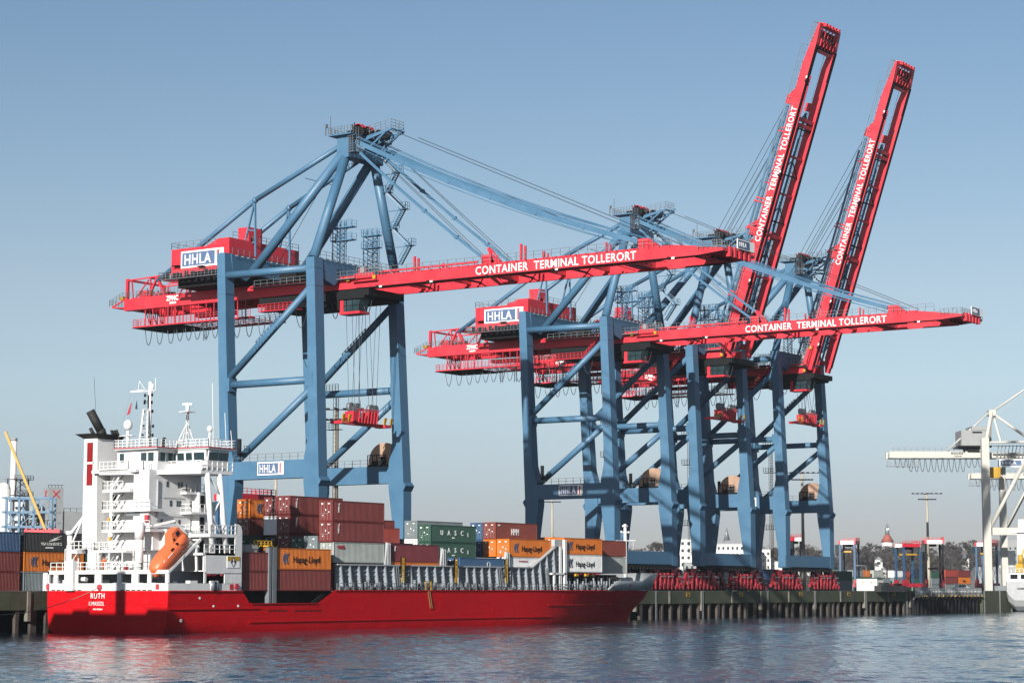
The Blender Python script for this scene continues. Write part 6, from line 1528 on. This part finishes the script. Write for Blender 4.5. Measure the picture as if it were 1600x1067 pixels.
for i in range(11): z = i * 2.6; mb.beam((-2.5, -1.5, z), (2.5, -1.5, z + 2.6), .12); mb.beam((2.5, -1.5, z), (-2.5, -1.5, z + 2.6), .12); mb.beam((-2.5, -1.5, z), (2.5, -1.5, z), .12); mb.beam((2.5, -1.5, z), (2.5, 1.5, z + 2.6), .12)
mb.build('lattice', 'dark', T)
mb = MB()
for z in (20.5, 24.5, 28.6): mb.box(-3.2, 3.4, -2, 2, z, z + .15); mb.rail([(-3.2, -2, z), (3.4, -2, z), (3.4, 2, z)], 1.1, 1.1, .06, 1)
mb.build('platforms', 'greysteel', T)
T = thing('blue_plant_frame', 'light blue steel frame building with a white box behind the left containers', 'steel frame', gp(44, 470), FACE)
mb = MB()
for x in (-5.2, -2.4, .8, 4.6):
    for z0_, z1_ in ((0, 20.3),):
        mb.beam((x, 0, z0_), (x, 0, z1_), .5); mb.beam((x, 4, z0_), (x, 4, z1_), .4)
for z in (14.0, 17.2, 20.3): mb.beam((-6.2, 0, z), (4.9, 0, z), .5); mb.beam((-6.2, 4, z), (4.9, 4, z), .4)
mb.beam((-5.2, 0, 14), (-2.4, 0, 17.2), .25); mb.beam((.8, 0, 17.2), (4.6, 0, 20.3), .2); mb.beam((4.6, 0, 17.2), (.8, 0, 20.3), .2); mb.beam((-2.4, 0, 14), (.8, 0, 17), .2)
mb.build('frame', 'blue', T)
mb = MB(); mb.box(-6.0, -2.2, 5, 8, 11, 20.6); mb.build('white_box', 'render', T)
mb = MB(); mb.box(-2, 4, 3.5, 7, 10.5, 15.6); mb.box(-.6, 2.2, 2, 5, 15.6, 18.6); [mb.tube((-4 + k * 1.2, 2, 11), (-4 + k * 1.2, 2, 15.5), .35, 8) for k in range(8)]; mb.build('plant', 'greysteel', T)
T = thing('straddle_carrier', 'red topped straddle carrier showing only above the black container', 'straddle carrier', gp(62, 400), FACE)
mb = MB(); mb.box(-3.2, 3.4, 0, 4, 10.6, 11.4); [mb.box(-3 + k * 1.1, -2.6 + k * 1.1, -.1, 0, 11.3, 11.7) for k in range(6)]; mb.build('top_frame', 'red', T)
mb = MB(); [mb.beam((x, y, .0), (x, y, 10.6), .4) for x in (-2.4, 2.6) for y in (.3, 3.6)]; mb.build('legs', 'blue', T)
T = thing('mobile_crane', 'long yellow telescopic crane jib leaning up to the left edge', 'crane', gp(88, 430), FACE)
mb = MB(); mb.beam((-.2, 0, 7.0), (-11.0, 0, 31.8), .5, .5); mb.build('jib', 'yellow', T); MB().box(-1.2, 2.4, -1, 1.2, 1, 3.2).build('carrier', 'yellow', T); MB().beam((.2, 0, 3), (-.3, 0, 7.4), .9).build('turntable', 'yellow', T)
# office blocks and spires far off between the crane legs
def block(px, Z, w_, h, label, cols_=8, rows_=4, m_='render'):
    T = thing('office_block', label, 'building', gp(px, Z), FACE, 'pale buildings on the far shore')
    MB().box(-w_ / 2, w_ / 2, 0, 12, 0, h).build('walls', m_, T)
    for r_ in range(rows_):
        mb = MB(); [mb.box(-w_ / 2 + (c + .25) * w_ / cols_, -w_ / 2 + (c + .7) * w_ / cols_, -.15, 0, h - 3.4 - r_ * 4.2, h - 1.6 - r_ * 4.2) for c in range(cols_)]; mb.build('window_row', 'glass', T)
    MB().box(-w_ / 2 - .3, w_ / 2 + .3, -.3, 12.3, h, h + .6).build('roof_edge', 'greyclad', T)
block(1076, 1300, 11, 29.5, 'narrow white building between the second and third cranes', 4, 5)
block(1072, 1280, 7, 30.5, 'slim white tower block left of the narrow white building', 2, 5)
block(1142, 1320, 34, 28.5, 'wide white office building below the dark spire', 12, 3)
block(1172, 1340, 26, 25.5, 'lower white building right of the wide one below the spire', 9, 3)
block(1128, 1290, 16, 21.5, 'cream building in front of the wide white office building', 6, 2)
block(1200, 1350, 18, 18, 'white house seen left of the farthest crane', 5, 2)
block(1086, 1250, 12, 16, 'grey roofed house under the narrow white building', 4, 1, 'greyclad')
T = thing('church_spire', 'thin dark church spire above the wide white office building', 'church', gp(1137, 1500), FACE)
MB().box(-2, 2, 0, 4, 0, 35).build('tower', 'greysteel', T); MB().tube((0, 2, 35), (0, 2, 44), 2.2, 8, .1).build('spire', 'greysteel', T)
T = thing('church', 'church with red tent roof and dark lantern tower above the far trees', 'church', gp(1390, 1700), FACE); T.scale = (1.1, 1.1, 1.1)
MB().tube((0, 5, 20), (0, 5, 35.2), 3.9, 8).build('walls', 'render', T); MB().tube((0, 5, 35), (0, 5, 40.6), 4.9, 8, 1.4).build('roof', 'brickred', T); MB().tube((0, 5, 40), (0, 5, 45.4), 1.5, 8).build('tower', 'greysteel', T)
MB().tube((0, 5, 45.4), (0, 5, 46.6), .9, 8).ball((0, 5, 46.9), 1.0, 10, 6).tube((0, 5, 47.5), (0, 5, 51), .12, 5).build('lantern', 'greysteel', T); mb = MB(); [mb.box(-.3 + dx, .3 + dx, 3.4, 3.46, 43.6, 44.8) for dx in (-.5, .6)]; mb.build('clock_openings', 'letter', T)
# hillside and trees
mb = MB(); N1 = 70
random.seed(11)
for i in range(N1 + 1):
    px = -300 + i * (2300 / N1)
    a = at(px, 922, 1420); b = at(px, 922, 1600); c = at(px, 922, 2000); h = 23 + 2.0 * math.sin(i * .7) + 1.2 * math.sin(i * 1.9)
    for p, z in ((a, -1.0), (b, h), (c, h + 4)): mb.v.append((p.x, p.y, z))
for i in range(N1):
    for j in range(2): q = 3 * i + j; mb.face((q, q + 3, q + 4, q + 1), True)
struct(mb.build('hillside', 'hill'))
def tree_meshes(seed, H, spread):
    random.seed(seed); tr = MB(); cr = MB()
    tr.tube((0, 0, 0), (0, 0, H * .35), .35, 7, .25)
    tips = []
    def grow(p, d, L, r, dep):
        q = p + d * L; (tr if dep < 2 else cr).tube(p, q, max(r, .09), 5 if dep < 2 else 3, max(r * .6, .07), cap=False)
        if dep >= 6: return
        for _ in range(3 if dep < 4 else 4):
            nd = (d + Vector((random.uniform(-1, 1), random.uniform(-1, 1), random.uniform(-.5, .6))) * spread).normalized(); grow(q, nd, L * random.uniform(.62, .82), r * .55, dep + 1)
    for zz, dd in ((.14, .9), (.22, .7), (.3, 0.0), (.26, .8)):
        grow(Vector((0, 0, H * zz)), Vector((random.uniform(-1, 1) * dd, random.uniform(-1, 1) * dd, 1)).normalized(), H * .17, .22, 1)
    k = len(cr.v)
    return tr.mesh('trunk'), cr.mesh('crown')
TM = []
for s in range(4):
    a, b = tree_meshes(20 + s, 15 + s, .95); a.materials.append(M['bark']); b.materials.append(M['twig']); TM.append((a, b))
random.seed(4)
def tree(px, Z, z, k, sc, label):
    p = at(px, 922, Z); T = thing('bare_tree', label, 'tree', (p.x, p.y, z), random.uniform(0, 6), 'bare trees on the far hillside'); T.scale = (sc, sc, sc * random.uniform(.9, 1.1))
    for me, nm in zip(TM[k], ('trunk', 'crown')):
        o = bpy.data.objects.new(nm, me); COL.objects.link(o); o.parent = T
LAB = ['bare leafless tree on the ridge between the farthest crane and the church', 'bare leafless tree right of the church', 'bare leafless tree behind the dark straddle carrier', 'bare leafless tree near the white crane', 'bare leafless tree behind the ship bow', 'bare leafless tree seen between the crane legs']
def lab(px):
    return LAB[4] if px < 1060 else LAB[5] if px < 1290 else LAB[0] if px < 1390 else LAB[1] if px < 1430 else LAB[2] if px < 1500 else LAB[3]
for i in range(120):
    px = 850 + (i % 60) * 13.2 + random.uniform(-6, 6)
    back = i >= 60
    Z = random.uniform(1600, 1700) if back else random.uniform(1450, 1540)
    tree(px, Z, (17.5 if back else 8.5) + random.uniform(-1, 2), random.randrange(4), random.uniform(1.0, 1.35), lab(px))
# dense undergrowth of the hillside: one mass
mb = MB(); random.seed(9)
for i in range(70000):
    px = random.uniform(820, 1680); Z = random.uniform(1440, 1640); f = (Z - 1440) / 180
    p = at(px, 922, Z); z = min(1, f) * 22 + random.random() ** 1.4 * 13.5 * (.7 + .3 * math.sin(px * .045) * math.sin(px * .13))
    d = Vector((random.uniform(-1, 1), random.uniform(-1, 1), random.uniform(-.3, 1.4))); q = Vector((p.x, p.y, z)); e = Vector((random.uniform(-.3, .3), random.uniform(-.3, .3), random.uniform(-.15, .15)))
    k = len(mb.v); mb.v += [tuple(q - e), tuple(q + e), tuple(q + d * 1.6)]; mb.face((k, k + 1, k + 2))
o = mb.build('distant_wood', 'twig', kind='stuff'); tag(o, 'brownish grey leafless wood covering the far hillside', 'wood')
mb = MB()
# houses on the hillside
for i, (px, w_, z, h) in enumerate(((1374, 5, 19, 4), (1381, 4, 12, 4), (1343, 4, 12, 3), (1268, 5, 18, 4), (1284, 7, 17, 4), (1511, 4, 21, 3), (1248, 5, 18, 3))):
    p = at(px, 922, 1500); T = thing('hillside_house', ['white house with bright roof below the church', 'smaller white house just right of the one below the church', 'low white house above the far container row', 'white house left of the light mast between crane legs', 'wide white house right of the light mast between crane legs', 'small pale house high on the slope right of the straddle carriers', 'small pale house left of the light mast between crane legs'][i], 'house', (p.x, p.y, z), FACE, 'houses on the far hillside')
    MB().box(-w_ / 2, w_ / 2, 0, 6, -8, h - 2).build('walls', 'render', T); MB().prism([(-w_ / 2 - .5, 0, h - 2), (w_ / 2 + .5, 0, h - 2), (0, 0, h + .6)], (0, 6, 0)).build('roof', 'greysteel', T); MB().box(-w_ / 4, w_ / 4, -.1, 0, -1, h - 3).build('windows', 'glass', T)
# mooring ropes
T = thing('mooring_rope', 'pale mooring rope sagging from the stern fairlead to the quay at left', 'rope', (205.9, 201.6, .4))
a = Vector((0, 0, 0)); b = Vector((-24, 11.0, -.7)); MB().path([a.lerp(b, t / 12) + Vector((0, 0, -3.1 * (1 - (2 * t / 12 - 1) ** 2))) for t in range(13)], .05, 5).build('rope', 'concrete_pale', T)
# added vessel astern, out of view, shaped so its shade falls on stern and quay
T = thing('added_shade_vessel', 'dark hulled vessel added out of view astern to shade the red ship', 'ship', (110, 181, W_Z))
mb = MB(); mb.prism([(-60, -9, 0), (44, -9, 0), (52, 0, 0), (44, 9, 0), (-60, 9, 0)], (0, 0, 9)); mb.build('hull', 'black', T)
mb = MB(); mb.box(-50, 40, -8, 8, 9, 17.0); mb.box(12, 30, -8, 13, 17, 28.4); mb.box(14, 29, -8, -4, 28.4, 29.4); mb.box(12, 28, 6, 9, 28.4, 29.6); mb.box(-30, -5, -8, 8, 17, 22.5); mb.build('superstructure', 'hullwhite', T)
MB().tube((34, 2, 17), (34, 2, 32), .9, 10).build('mast', 'greysteel', T)

# ------------------------------------------------------------------ haze
def haze():
    pts = [at(-400, 922, 2500), at(2000, 922, 2500)]
    mb = MB(); x0, x1, y0, y1 = -150, 3600, -700, 2600
    mb.box(x0, x1, y0, y1, W_Z - 1, 135)
    m = bpy.data.materials.new('haze'); m.use_nodes = True; N = m.node_tree.nodes; N.remove(N['Principled BSDF'])
    v = N.new('ShaderNodeVolumePrincipled'); v.inputs['Color'].default_value = (.86, .92, 1.0, 1); v.inputs['Density'].default_value = 0.00006; v.inputs['Anisotropy'].default_value = .2
    m.node_tree.links.new(v.outputs[0], N['Material Output'].inputs['Volume'])
    mb.build('haze', m, kind='stuff')
haze()
